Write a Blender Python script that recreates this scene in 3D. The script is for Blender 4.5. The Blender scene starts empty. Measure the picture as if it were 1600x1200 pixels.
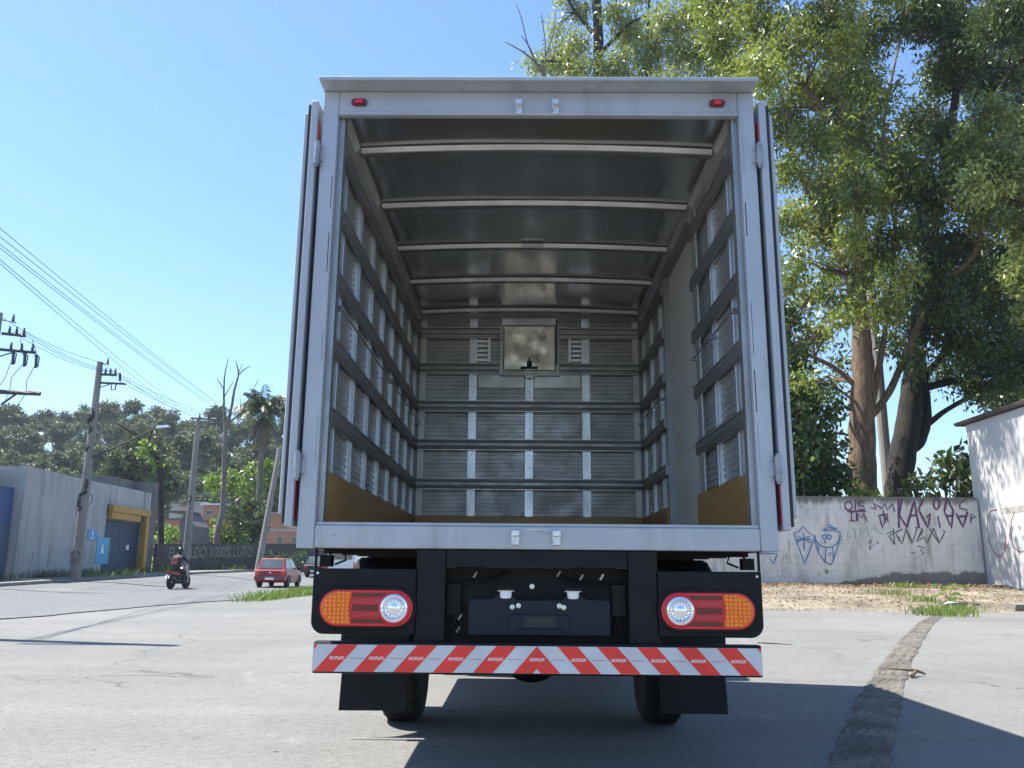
import bpy, bmesh, math, random
import numpy as np
from mathutils import Vector, Matrix

random.seed(7)
rng = np.random.default_rng(7)
R = math.radians
scene = bpy.context.scene
COL = scene.collection

# ------------------------------------------------------------------ camera
F_PX = 1318.0                     # focal length in pixels of a 1600 px wide frame
EYE = Vector((0.0, 0.0, 0.86))
PITCH, YAW, ROLL = R(12.39), R(0.60), R(0.50)
fw = Vector((-math.sin(YAW) * math.cos(PITCH), math.cos(YAW) * math.cos(PITCH), math.sin(PITCH)))
rt0 = Vector((math.cos(YAW), math.sin(YAW), 0))
up0 = rt0.cross(fw)
RT = rt0 * math.cos(ROLL) + up0 * math.sin(ROLL)
UP = up0 * math.cos(ROLL) - rt0 * math.sin(ROLL)
FW = fw
cam_data = bpy.data.cameras.new('camera')
cam_data.sensor_width = 36.0
cam_data.lens = 36.0 * F_PX / 1600.0
cam_data.clip_start = 0.05
cam_data.clip_end = 5000.0
cam = bpy.data.objects.new('camera', cam_data)
COL.objects.link(cam)
mw = Matrix((RT, UP, -FW)).transposed().to_4x4()
mw.translation = EYE
cam.matrix_world = mw
scene.camera = cam

# ------------------------------------------------------------------ sky, sun, exposure
SUN_TO = Vector((-0.51, 0.115, 1.0)).normalized()       # towards the sun
sun_el = math.asin(SUN_TO.z)
sun_az = math.atan2(SUN_TO.x, SUN_TO.y)
world = bpy.data.worlds.new('World')
scene.world = world
world.use_nodes = True
wn = world.node_tree.nodes
wl = world.node_tree.links
bg = wn['Background']
sky = wn.new('ShaderNodeTexSky')
sky.sky_type = 'NISHITA'
sky.sun_disc = False
sky.sun_elevation = sun_el
sky.sun_rotation = sun_az
sky.altitude = 0
sky.air_density = 1.2
sky.dust_density = 0.3
sky.ozone_density = 8.0
bg.inputs['Strength'].default_value = 0.103
wl.new(sky.outputs['Color'], bg.inputs['Color'])
sun_data = bpy.data.lights.new('sun', 'SUN')
sun_data.energy = 5.0
sun_data.angle = R(0.53)
sun_data.color = (1.0, 0.95, 0.87)
sun = bpy.data.objects.new('sun', sun_data)
sun.rotation_euler = SUN_TO.to_track_quat('Z', 'Y').to_euler()
sun.location = (-20, 10, 40)
COL.objects.link(sun)
vs = scene.view_settings
vs.view_transform = 'Standard'
vs.look = 'None'
vs.gamma = 1.0
vs.exposure = 1.3
vs.use_curve_mapping = False
scene.render.engine = 'CYCLES'
scene.cycles.use_denoising = True
scene.cycles.max_bounces = 10
scene.cycles.diffuse_bounces = 5
scene.cycles.glossy_bounces = 5
scene.cycles.transparent_max_bounces = 8

# ------------------------------------------------------------------ pixel -> place helpers (1600 x 1200 photograph)
def ray(px, py):
    return (RT * ((px - 800.0) / F_PX) + UP * ((600.0 - py) / F_PX) + FW)
def at(px, py, Y):
    d = ray(px, py)
    return EYE + d * (Y / d.y)
def at_x(px, py, X):
    d = ray(px, py)
    return EYE + d * (X / d.x)
def sstep(a, b, x):
    t = min(1.0, max(0.0, (x - a) / (b - a)))
    return t * t * (3 - 2 * t)
def ground_z(x, y):
    s = sstep(9.0, 20.0, -x)
    dip = sstep(8.0, 11.0, -x) * (1 - sstep(15.0, 19.0, -x)) * sstep(24.0, 34.0, y) * (1 - sstep(50.0, 62.0, y))
    return s * 0.02 * min(max(y - 33.0, 0.0), 45.0) - 0.15 * dip
def at_ground(px, py, dz=0.0):
    d = ray(px, py)
    lo, hi = 0.5, 400.0
    for _ in range(60):
        m = (lo + hi) / 2
        p = EYE + d * m
        if p.z > ground_z(p.x, p.y) + dz:
            lo = m
        else:
            hi = m
    return EYE + d * lo

# ------------------------------------------------------------------ object helpers
def tag(o, label=None, cat=None, group=None, kind=None):
    if label: o['label'] = label
    if cat: o['category'] = cat
    if group: o['group'] = group
    if kind: o['kind'] = kind
    return o
def thing(name, label, cat, loc=(0, 0, 0), group=None, rotz=0.0):
    o = bpy.data.objects.new(name, None)
    o.empty_display_size = 0.2
    o.location = loc
    o.rotation_euler = (0, 0, rotz)
    COL.objects.link(o)
    return tag(o, label, cat, group)
def root_loc(p):
    v = Vector((0, 0, 0))
    while p is not None:
        v += Vector(p.location)
        p = p.parent
    return v
def copy_tree(o, parent=None):
    c = o.copy()
    COL.objects.link(c)
    c.parent = parent
    for ch in o.children:
        copy_tree(ch, c)
    return c

class MB:
    """collects simple shapes and links them as one mesh object"""
    def __init__(s):
        s.v = []; s.f = []; s.m = []
        s.cur = 0
    def add(s, vs_, fs_):
        b = len(s.v)
        s.v.extend([tuple(q) for q in vs_])
        for f in fs_:
            s.f.append(tuple(i + b for i in f)); s.m.append(s.cur)
        return s
    def box(s, x0, x1, y0, y1, z0, z1):
        x0, x1 = min(x0, x1), max(x0, x1); y0, y1 = min(y0, y1), max(y0, y1); z0, z1 = min(z0, z1), max(z0, z1)
        return s.add([(x0,y0,z0),(x1,y0,z0),(x1,y1,z0),(x0,y1,z0),(x0,y0,z1),(x1,y0,z1),(x1,y1,z1),(x0,y1,z1)],
                     [(0,3,2,1),(4,5,6,7),(0,1,5,4),(1,2,6,5),(2,3,7,6),(3,0,4,7)])
    def hexa(s, bottom, top):
        return s.add(list(bottom) + list(top), [(3,2,1,0),(4,5,6,7),(0,1,5,4),(1,2,6,5),(2,3,7,6),(3,0,4,7)])
    def quad(s, a, b, c, d):
        return s.add([a, b, c, d], [(0, 1, 2, 3)])
    def prism(s, pts, fn):
        """pts: 2-D outline; fn(u, v, k) -> xyz for k = 0 (near) and 1 (far)"""
        n = len(pts)
        vv = [fn(u, v, 0) for u, v in pts] + [fn(u, v, 1) for u, v in pts]
        ff = [tuple(range(n)), tuple(reversed(range(n, 2 * n)))]
        ff += [(i, i + n, (i + 1) % n + n, (i + 1) % n) for i in range(n)]
        return s.add(vv, ff)
    def tube(s, pts, rad, n=8, caps=True):
        pts = [Vector(p) for p in pts]
        if not hasattr(rad, '__len__'): rad = [rad] * len(pts)
        vv = []; ff = []
        t0 = (pts[1] - pts[0]).normalized()
        ref = Vector((0, 0, 1)) if abs(t0.z) < 0.9 else Vector((1, 0, 0))
        a = t0.cross(ref).normalized()
        for i, p in enumerate(pts):
            t = (pts[min(i + 1, len(pts) - 1)] - pts[max(i - 1, 0)])
            t = t.normalized() if t.length > 1e-9 else t0
            a = (a - t * a.dot(t)).normalized()
            b = t.cross(a)
            for k in range(n):
                w = 2 * math.pi * k / n
                vv.append(p + (a * math.cos(w) + b * math.sin(w)) * rad[i])
        for i in range(len(pts) - 1):
            for k in range(n):
                ff.append((i * n + k, i * n + (k + 1) % n, (i + 1) * n + (k + 1) % n, (i + 1) * n + k))
        if caps:
            ff.append(tuple(reversed(range(n)))); ff.append(tuple(range((len(pts) - 1) * n, len(pts) * n)))
        return s.add(vv, ff)
    def lathe(s, prof, fn, n=24):
        """prof: (radius, height) list; fn(x, y, h) -> xyz"""
        vv = []; ff = []
        for r_, h in prof:
            for k in range(n):
                w = 2 * math.pi * k / n
                vv.append(fn(r_ * math.cos(w), r_ * math.sin(w), h))
        for i in range(len(prof) - 1):
            for k in range(n):
                ff.append((i * n + k, i * n + (k + 1) % n, (i + 1) * n + (k + 1) % n, (i + 1) * n + k))
        ff.append(tuple(reversed(range(n)))); ff.append(tuple(range((len(prof) - 1) * n, len(prof) * n)))
        return s.add(vv, ff)
    def ball(s, c, rx, ry, rz, nu=12, nv=8):
        c = Vector(c); vv = []; ff = []
        for i in range(nv + 1):
            ph = math.pi * i / nv - math.pi / 2
            for k in range(nu):
                w = 2 * math.pi * k / nu
                vv.append((c.x + rx * math.cos(ph) * math.cos(w), c.y + ry * math.cos(ph) * math.sin(w), c.z + rz * math.sin(ph)))
        for i in range(nv):
            for k in range(nu):
                ff.append((i * nu + k, i * nu + (k + 1) % nu, (i + 1) * nu + (k + 1) % nu, (i + 1) * nu + k))
        return s.add(vv, ff)
    def build(s, name, mats, parent=None, bevel=0.0, smooth=False, world=False, origin=None, seg=1):
        off = root_loc(parent) if world else Vector((0, 0, 0))
        o3 = Vector(origin) if origin is not None else Vector((0, 0, 0))
        me = bpy.data.meshes.new(name)
        me.from_pydata([(v[0] - off.x - o3.x, v[1] - off.y - o3.y, v[2] - off.z - o3.z) for v in s.v], [], s.f)
        if not isinstance(mats, (list, tuple)): mats = [mats]
        for m_ in mats: me.materials.append(m_)
        if len(mats) > 1: me.polygons.foreach_set('material_index', s.m)
        bm = bmesh.new(); bm.from_mesh(me)
        bmesh.ops.remove_doubles(bm, verts=bm.verts, dist=1e-6)
        bmesh.ops.recalc_face_normals(bm, faces=bm.faces)
        bm.to_mesh(me); bm.free()
        if smooth:
            me.polygons.foreach_set('use_smooth', [True] * len(me.polygons))
        o = bpy.data.objects.new(name, me)
        COL.objects.link(o)
        o.location = o3
        o.parent = parent
        if bevel > 0:
            b = o.modifiers.new('bevel', 'BEVEL')
            b.width = bevel; b.segments = seg; b.limit_method = 'ANGLE'; b.angle_limit = R(35)
        return o

def box_part(name, m_, parent, x0, x1, y0, y1, z0, z1, bevel=0.0):
    return MB().box(x0, x1, y0, y1, z0, z1).build(name, m_, parent, bevel=bevel)
def struct(o):
    o['kind'] = 'structure'
    return o
def smooth_angle(o, deg=35):
    me = o.data
    me.polygons.foreach_set('use_smooth', [True] * len(me.polygons))
    try:
        me.set_sharp_from_angle(angle=R(deg))
    except Exception:
        pass
    return o

# ------------------------------------------------------------------ materials
class NT:
    def __init__(s, name):
        s.mat = bpy.data.materials.new(name); s.mat.use_nodes = True
        s.t = s.mat.node_tree; s.n = s.t.nodes; s.b = s.n['Principled BSDF']
        s._pos = None
    def node(s, ty, **kw):
        x = s.n.new(ty)
        for k, v in kw.items(): setattr(x, k, v)
        return x
    def link(s, a, b): s.t.links.new(a, b)
    def pos(s):
        if s._pos is None: s._pos = s.node('ShaderNodeNewGeometry').outputs['Position']
        return s._pos
    def scaled(s, sc):
        mp = s.node('ShaderNodeMapping')
        mp.inputs['Scale'].default_value = sc
        s.link(s.pos(), mp.inputs['Vector'])
        return mp.outputs['Vector']
    def noise(s, scale, detail=4.0, rough=0.55, vec=None, dist=0.0):
        x = s.node('ShaderNodeTexNoise')
        x.inputs['Scale'].default_value = scale; x.inputs['Detail'].default_value = detail
        x.inputs['Roughness'].default_value = rough; x.inputs['Distortion'].default_value = dist
        s.link(vec if vec is not None else s.pos(), x.inputs['Vector'])
        return x.outputs['Fac']
    def ramp(s, fac, stops):
        x = s.node('ShaderNodeValToRGB')
        e = x.color_ramp.elements
        while len(e) < len(stops): e.new(0.5)
        for i, (p, c) in enumerate(stops):
            e[i].position = p
            e[i].color = (c[0], c[1], c[2], 1) if hasattr(c, '__len__') else (c, c, c, 1)
        s.link(fac, x.inputs['Fac'])
        return x.outputs['Color']
    def mix(s, fac, a, b, mode='MIX'):
        x = s.node('ShaderNodeMix', data_type='RGBA', blend_type=mode)
        for i_, v in ((0, fac), (6, a), (7, b)):
            sock = x.inputs[i_]
            if isinstance(v, (int, float)): sock.default_value = v if i_ == 0 else (v, v, v, 1)
            elif isinstance(v, (tuple, list)): sock.default_value = (v[0], v[1], v[2], 1)
            else: s.link(v, sock)
        return x.outputs[2]
    def math(s, op, a, b=0.0):
        x = s.node('ShaderNodeMath', operation=op)
        for sock, v in ((x.inputs[0], a), (x.inputs[1], b)):
            if isinstance(v, (int, float)): sock.default_value = v
            else: s.link(v, sock)
        return x.outputs[0]
    def bump(s, h, strength=0.3, dist=0.01):
        x = s.node('ShaderNodeBump')
        x.inputs['Strength'].default_value = strength; x.inputs['Distance'].default_value = dist
        s.link(h, x.inputs['Height'])
        s.link(x.outputs['Normal'], s.b.inputs['Normal'])
    def base(s, c):
        if isinstance(c, (tuple, list)): s.b.inputs['Base Color'].default_value = (c[0], c[1], c[2], 1)
        else: s.link(c, s.b.inputs['Base Color'])
    def set(s, **kw):
        for k, v in kw.items(): s.b.inputs[k.replace('_', ' ')].default_value = v
        return s

def sc3(c, k): return (c[0] * k, c[1] * k, c[2] * k)
def pbr(name, col, rough=0.6, metal=0.0, var=0.12, scale=3.0, bump=0.0, bscale=60.0, rvar=0.0, bdist=0.004, spec=0.5):
    t = NT(name)
    if var > 0:
        n = t.noise(scale, 5.0, 0.6)
        t.base(t.ramp(n, [(0.28, sc3(col, 1 - var)), (0.72, sc3(col, 1 + var))]))
    else:
        t.base(col)
    t.set(Roughness=rough, Metallic=metal)
    t.b.inputs['Specular IOR Level'].default_value = spec
    if rvar > 0:
        n2 = t.noise(scale * 2.3, 4.0, 0.6)
        rr = t.ramp(n2, [(0.3, max(0.03, rough - rvar)), (0.7, min(1, rough + rvar))])
        t.link(rr, t.b.inputs['Roughness'])
    if bump > 0:
        t.bump(t.noise(bscale, 4.0, 0.6), bump, bdist)
    return t.mat

def make_asphalt(name, c1, c2, crack=0.6, seam=False):
    t = NT(name)
    big = t.noise(0.22, 6.0, 0.62, dist=0.6)
    base = t.ramp(big, [(0.30, c1), (0.70, c2)])
    streak = t.noise(1.0, 5.0, 0.6, vec=t.scaled((0.25, 1.7, 1)))
    base = t.mix(0.20, base, t.ramp(streak, [(0.35, sc3(c1, 0.86)), (0.68, sc3(c2, 1.1))]))
    med = t.noise(2.6, 6.0, 0.7)
    base = t.mix(t.ramp(med, [(0.54, 0.0), (0.72, 0.34)]), base, sc3(c1, 0.62))
    pale = t.noise(0.9, 6.0, 0.7, vec=t.scaled((1.0, 0.6, 1)), dist=1.2)
    base = t.mix(t.ramp(pale, [(0.58, 0.0), (0.70, 0.45)]), base, sc3(c2, 1.3))
    spot = t.noise(5.5, 3.0, 0.5)
    base = t.mix(t.ramp(spot, [(0.70, 0.0), (0.73, 0.6)]), base, sc3(c1, 0.38))
    fine = t.noise(85.0, 3.0, 0.7)
    mott = t.noise(19.0, 5.0, 0.7)
    base = t.mix(0.7, base, t.ramp(mott, [(0.32, 0.72), (0.5, 1.0), (0.7, 1.2)]), 'MULTIPLY')
    base = t.mix(0.75, base, t.ramp(fine, [(0.30, 0.45), (0.5, 1.0), (0.72, 1.35)]), 'MULTIPLY')
    grit = t.node('ShaderNodeTexVoronoi'); grit.inputs['Scale'].default_value = 38.0
    t.link(t.pos(), grit.inputs['Vector'])
    base = t.mix(t.ramp(grit.outputs['Distance'], [(0.08, 0.45), (0.17, 0.0)]), base, sc3(c1, 0.45))
    # thin cracks that come and go
    wp = t.node('ShaderNodeVectorMath', operation='MULTIPLY_ADD')
    nn = t.node('ShaderNodeTexNoise'); nn.inputs['Scale'].default_value = 0.9; nn.inputs['Detail'].default_value = 6
    t.link(t.pos(), nn.inputs['Vector'])
    t.link(nn.outputs['Color'], wp.inputs[0]); wp.inputs[1].default_value = (1.6, 1.6, 0); t.link(t.pos(), wp.inputs[2])
    vo = t.node('ShaderNodeTexVoronoi', feature='DISTANCE_TO_EDGE'); vo.inputs['Scale'].default_value = 0.20
    t.link(wp.outputs[0], vo.inputs['Vector'])
    line = t.ramp(vo.outputs['Distance'], [(0.0, 1.0), (0.0035, 0.0)])
    gate = t.ramp(t.noise(0.35, 3.0, 0.6), [(0.50, 0.0), (0.60, 1.0)])
    msk = t.mix(1.0, line, gate, 'MULTIPLY')
    base = t.mix(t.math('MULTIPLY', msk, crack), base, sc3(c1, 0.25))
    t.base(base)
    t.set(Roughness=0.9)
    t.b.inputs['Specular IOR Level'].default_value = 0.25
    hh = t.mix(0.6, fine, t.mix(0.5, med, t.math('SUBTRACT', 1.0, msk)))
    t.bump(hh, 0.35, 0.02)
    return t.mat

def make_plaster(name, col, stain, streak=0.5, blotch=None, rough=0.9):
    t = NT(name)
    n = t.noise(0.55, 6.0, 0.65)
    base = t.ramp(n, [(0.3, sc3(col, 0.84)), (0.7, sc3(col, 1.08))])
    st = t.noise(1.0, 5.0, 0.65, vec=t.scaled((1.9, 1.9, 0.22)))
    base = t.mix(t.ramp(st, [(0.52, 0.0), (0.75, streak)]), base, stain)
    if blotch:
        bl = t.noise(0.9, 6.0, 0.7, dist=0.8)
        base = t.mix(t.ramp(bl, [(0.63, 0.0), (0.66, 0.8)]), base, blotch)
    fine = t.noise(30, 4, 0.6)
    base = t.mix(0.25, base, t.ramp(fine, [(0.3, 0.75), (0.7, 1.15)]), 'MULTIPLY')
    t.base(base); t.set(Roughness=rough)
    t.bump(t.mix(0.5, fine, n), 0.3, 0.02)
    return t.mat

def make_metal(name, col, rough, metal=0.9, var=0.15, stretch=(1, 1, 1), scale=2.0, wave=0.0, wscale=2.0):
    t = NT(name)
    n = t.noise(scale, 5.0, 0.6, vec=t.scaled(stretch))
    t.base(t.ramp(n, [(0.3, sc3(col, 1 - var)), (0.7, sc3(col, 1 + var))]))
    t.set(Metallic=metal)
    n2 = t.noise(scale * 3.1, 4.0, 0.6, vec=t.scaled(stretch))
    t.link(t.ramp(n2, [(0.3, rough * 0.75), (0.7, min(1.0, rough * 1.3))]), t.b.inputs['Roughness'])
    if wave > 0:
        t.bump(t.noise(wscale, 2.0, 0.5), wave, 0.05)
    return t.mat

def make_leaf(name, dark, light, trans=0.35, rough=0.42):
    t = NT(name)
    a = t.node('ShaderNodeAttribute', attribute_name='tint')
    c = t.ramp(a.outputs['Fac'], [(0.0, dark), (0.8, light), (1.0, sc3(light, 1.25))])
    t.base(c); t.set(Roughness=rough)
    t.b.inputs['Specular IOR Level'].default_value = 0.5
    tr = t.node('ShaderNodeBsdfTranslucent')
    t.link(t.mix(0.55, c, (light[0] * 1.5, light[1] * 1.7, light[2] * 0.7)), tr.inputs['Color'])
    mx = t.node('ShaderNodeMixShader'); mx.inputs[0].default_value = trans
    out = t.n['Material Output']
    t.link(t.b.outputs[0], mx.inputs[1]); t.link(tr.outputs[0], mx.inputs[2]); t.link(mx.outputs[0], out.inputs['Surface'])
    return t.mat

def make_bark(name, c1, c2, sc=6.0, thr=(0.35, 0.65)):
    t = NT(name)
    n = t.noise(sc, 6.0, 0.7, vec=t.scaled((1.6, 1.6, 0.35)), dist=0.7)
    t.base(t.ramp(n, [(thr[0], c1), (thr[1], c2)])); t.set(Roughness=0.9)
    t.bump(n, 0.8, 0.06)
    return t.mat

def make_glass(name, col=(0.02, 0.025, 0.03), rough=0.06):
    t = NT(name)
    n = t.noise(0.8, 2, 0.5)
    t.base(t.ramp(n, [(0.3, col), (0.7, sc3(col, 1.6))])); t.set(Roughness=rough)
    t.b.inputs['Specular IOR Level'].default_value = 0.8
    return t.mat

M = {}
M['lot'] = make_asphalt('worn_asphalt', (0.140, 0.141, 0.133), (0.200, 0.199, 0.187))
M['road'] = make_asphalt('road_asphalt', (0.122, 0.126, 0.127), (0.162, 0.166, 0.165), crack=0.4)
M['trench'] = pbr('trench_fill', (0.11, 0.10, 0.083), 0.95, 0, 0.6, 2.6, 0.55, 26.0, bdist=0.03)
M['sidewalk'] = make_plaster('sidewalk_concrete', (0.20, 0.19, 0.165), (0.10, 0.09, 0.075), 0.6)
M['dirt'] = pbr('dry_dirt', (0.20, 0.172, 0.128), 0.97, 0, 0.55, 0.9, 0.8, 18.0, bdist=0.05)
M['litter'] = pbr('dry_leaves', (0.19, 0.12, 0.06), 0.9, 0, 0.5, 9.0)
M['hill'] = pbr('hill_ground', (0.06, 0.075, 0.03), 0.95, 0, 0.4, 0.1)
# truck
t_ = NT('silver_paint')
n_ = t_.noise(1.3, 5, 0.6)
c_ = t_.ramp(n_, [(0.3, (0.385, 0.40, 0.43)), (0.7, (0.455, 0.47, 0.50))])
d_ = t_.noise(3.0, 6, 0.7, vec=t_.scaled((2.0, 2.0, 0.3)))
c_ = t_.mix(t_.ramp(d_, [(0.52, 0.0), (0.76, 0.55)]), c_, (0.20, 0.20, 0.195))
k_ = t_.noise(26.0, 4, 0.75, vec=t_.scaled((0.35, 1, 1.6)))
c_ = t_.mix(t_.ramp(k_, [(0.665, 0.0), (0.70, 0.6)]), c_, (0.15, 0.15, 0.145))
g_ = t_.noise(7.0, 5, 0.7)
c_ = t_.mix(t_.ramp(g_, [(0.58, 0.0), (0.72, 0.22)]), c_, (0.50, 0.48, 0.44))
t_.base(c_); t_.set(Metallic=0.3)
t_.link(t_.ramp(g_, [(0.3, 0.34), (0.7, 0.55)]), t_.b.inputs['Roughness'])
t_.bump(t_.noise(2.2, 2, 0.5), 0.12, 0.02)
M['frame'] = t_.mat
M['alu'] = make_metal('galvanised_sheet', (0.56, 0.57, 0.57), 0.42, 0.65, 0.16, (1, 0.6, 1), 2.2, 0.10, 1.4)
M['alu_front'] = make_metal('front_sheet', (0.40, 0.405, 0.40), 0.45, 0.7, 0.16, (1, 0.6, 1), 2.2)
M['slat'] = make_metal('anodised_slat', (0.33, 0.335, 0.34), 0.42, 0.7, 0.18, (1, 0.2, 1), 3.0)
M['stud'] = make_metal('galvanised_stud', (0.66, 0.69, 0.72), 0.33, 0.75, 0.14, (1, 1, 0.3), 4.0)
M['ceil'] = make_metal('ceiling_aluminium', (0.62, 0.62, 0.60), 0.17, 0.92, 0.10, (0.5, 1, 1), 1.0)
M['bow'] = make_metal('roof_bow_steel', (0.56, 0.555, 0.525), 0.40, 0.6, 0.10, scale=3)
M['smooth'] = make_metal('smooth_door_panel', (0.80, 0.80, 0.77), 0.45, 0.0, 0.06, (1, 1, 1.5), 1.3, 0.25, 2.2)
M['hatch'] = make_metal('crumpled_hatch', (0.55, 0.51, 0.45), 0.30, 0.9, 0.12, scale=3, wave=0.25, wscale=4.0)
t_ = NT('plywood')
g_ = t_.noise(2.0, 6, 0.65, vec=t_.scaled((3, 3, 14)), dist=1.3)
b_ = t_.noise(1.4, 3, 0.5)
c_ = t_.ramp(g_, [(0.25, (0.30, 0.145, 0.032)), (0.55, (0.47, 0.25, 0.065)), (0.8, (0.56, 0.33, 0.11))])
t_.base(t_.mix(t_.ramp(b_, [(0.35, 0.5), (0.6, 0.0)]), c_, (0.22, 0.11, 0.03))); t_.set(Roughness=0.38)
M['ply'] = t_.mat
M['black'] = pbr('black_chassis_paint', (0.007, 0.0075, 0.0085), 0.5, 0, 0.25, 3.0, rvar=0.1, spec=0.25)
M['hinge'] = make_metal('hinge_steel', (0.30, 0.31, 0.33), 0.45, 0.5, 0.25, scale=12)
M['plastic'] = pbr('black_plastic', (0.0065, 0.007, 0.008), 0.55, 0, 0.2, 4.0, 0.08, 220.0, spec=0.25)
M['navy'] = pbr('plate_bracket_plastic', (0.008, 0.012, 0.024), 0.5, 0, 0.1, 4.0, spec=0.3)
M['rubber'] = pbr('tyre_rubber', (0.010, 0.010, 0.011), 0.85, 0, 0.3, 8.0, 0.2, 90.0)
M['seal'] = pbr('door_seal', (0.025, 0.026, 0.028), 0.7, 0, 0.1)
M['white'] = pbr('retro_white', (0.58, 0.59, 0.60), 0.35, 0, 0.14, 5.0)
M['red'] = pbr('retro_red', (0.78, 0.035, 0.025), 0.35, 0, 0.14, 5.0)
M['red_dark'] = pbr('reflector_red', (0.45, 0.01, 0.02), 0.2, 0, 0.1, 20)
M['lamp_red'] = pbr('lamp_red', (0.72, 0.012, 0.03), 0.12, 0, 0.1, 30, spec=0.7)
M['lamp_deep'] = pbr('lamp_deep_red', (0.11, 0.003, 0.006), 0.15, 0, 0.3, 60, spec=0.7)
M['lamp_pink'] = pbr('lamp_bar_red', (0.50, 0.012, 0.03), 0.18, 0, 0.1, 30, spec=0.7)
M['amber'] = pbr('lamp_amber', (0.88, 0.125, 0.0), 0.14, 0, 0.15, 60, spec=0.7)
M['amber_hi'] = pbr('lamp_amber_facet', (1.0, 0.33, 0.004), 0.10, 0, 0.1, 60, spec=0.9)
M['chrome'] = make_metal('lamp_chrome', (0.85, 0.87, 0.9), 0.10, 1.0, 0.05)
M['milk'] = pbr('plate_lamp_lens', (0.78, 0.80, 0.82), 0.25, 0, 0.03)
M['zinc'] = make_metal('zinc_bolt', (0.75, 0.74, 0.70), 0.3, 0.9, 0.1)
M['lettering'] = pbr('print_white', (0.85, 0.80, 0.80), 0.5, 0, 0.0)
M['cab'] = pbr('cab_white_paint', (0.72, 0.73, 0.74), 0.22, 0, 0.03)
M['glass'] = make_glass('dark_glass')
# street
M['bldg'] = make_plaster('grey_white_plaster', (0.40, 0.405, 0.39), (0.17, 0.175, 0.17), 0.7)
M['bldg_dark'] = make_plaster('stained_concrete', (0.13, 0.135, 0.14), (0.05, 0.05, 0.05), 0.8)
M['lintel'] = make_plaster('stained_lintel', (0.42, 0.43, 0.42), (0.07, 0.07, 0.065), 0.9)
M['blue'] = pbr('blue_gate_paint', (0.035, 0.075, 0.21), 0.5, 0, 0.2, 1.2)
M['blue_dark'] = pbr('slate_blue_gate', (0.055, 0.085, 0.145), 0.55, 0, 0.18, 1.5)
M['yellow'] = pbr('yellow_steel', (0.42, 0.22, 0.03), 0.55, 0, 0.15, 3.0)
M['brickraw'] = make_plaster('raw_block', (0.36, 0.34, 0.30), (0.10, 0.09, 0.08), 0.7, (0.2, 0.19, 0.17))
M['darkwall'] = make_plaster('mouldy_wall', (0.065, 0.065, 0.062), (0.02, 0.02, 0.018), 0.8)
M['paint_old'] = pbr('faded_white_paint', (0.17, 0.17, 0.165), 0.9, 0, 0.6, 4.0)
M['sign_blue'] = pbr('sign_blue', (0.02, 0.22, 0.50), 0.4, 0, 0.05)
M['sign_teal'] = pbr('sign_teal', (0.02, 0.30, 0.52), 0.4, 0, 0.05)
M['sign_green'] = pbr('sign_green', (0.06, 0.30, 0.16), 0.4, 0, 0.05)
M['sign_white'] = pbr('sign_white', (0.75, 0.77, 0.78), 0.5, 0, 0.05)
M['concrete'] = make_plaster('pole_concrete', (0.24, 0.225, 0.20), (0.10, 0.09, 0.08), 0.6)
M['wood_dark'] = pbr('dark_crossarm', (0.055, 0.055, 0.06), 0.7, 0, 0.2)
M['wire'] = pbr('wire', (0.02, 0.022, 0.03), 0.6, 0, 0.1)
t_ = NT('whitewashed_block')
n_ = t_.noise(0.8, 6, 0.66)
c_ = t_.ramp(n_, [(0.3, (0.50, 0.485, 0.45)), (0.7, (0.66, 0.645, 0.61))])
s_ = t_.noise(1.0, 5, 0.65, vec=t_.scaled((2.4, 2.4, 0.5)))
c_ = t_.mix(t_.ramp(s_, [(0.50, 0.0), (0.74, 0.75)]), c_, (0.21, 0.185, 0.155))
p_ = t_.noise(1.25, 5, 0.6, dist=0.5)
c_ = t_.mix(t_.ramp(p_, [(0.635, 0.0), (0.65, 0.85)]), c_, (0.17, 0.15, 0.12))
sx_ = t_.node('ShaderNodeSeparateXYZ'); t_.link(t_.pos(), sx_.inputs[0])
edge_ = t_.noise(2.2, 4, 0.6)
# darker band along the foot of the wall, ragged, deeper towards the house
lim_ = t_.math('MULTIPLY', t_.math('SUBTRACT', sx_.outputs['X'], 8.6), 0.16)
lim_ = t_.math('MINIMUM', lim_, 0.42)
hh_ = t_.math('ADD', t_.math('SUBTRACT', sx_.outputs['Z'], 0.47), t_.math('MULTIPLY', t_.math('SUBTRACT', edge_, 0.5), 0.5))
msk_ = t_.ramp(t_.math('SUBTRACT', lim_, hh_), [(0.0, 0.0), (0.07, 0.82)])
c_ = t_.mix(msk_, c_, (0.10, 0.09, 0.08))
top_ = t_.math('ADD', t_.math('SUBTRACT', sx_.outputs['Z'], 2.86), t_.math('MULTIPLY', t_.math('SUBTRACT', s_, 0.5), 0.7))
c_ = t_.mix(t_.ramp(top_, [(-0.12 + 0.12, 0.0), (0.16, 0.85)]), c_, (0.10, 0.09, 0.072))
t_.base(c_); t_.set(Roughness=0.92); t_.bump(t_.noise(22, 5, 0.6), 0.45, 0.02)
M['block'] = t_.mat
M['mortar'] = pbr('block_joint', (0.34, 0.32, 0.285), 0.95, 0, 0.3, 3.0)
M['house'] = make_plaster('white_house_plaster', (0.50, 0.49, 0.475), (0.42, 0.40, 0.37), 0.45)
M['roof_slab'] = make_plaster('roof_slab_concrete', (0.075, 0.062, 0.05), (0.05, 0.045, 0.04), 0.6)
M['gr_blue'] = pbr('spray_blue', (0.05, 0.17, 0.34), 0.8, 0, 0.3, 6.0)
M['gr_purple'] = pbr('spray_purple', (0.115, 0.035, 0.11), 0.8, 0, 0.3, 6.0)
M['gr_black'] = pbr('spray_black', (0.05, 0.045, 0.05), 0.8, 0, 0.4, 6.0)
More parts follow.
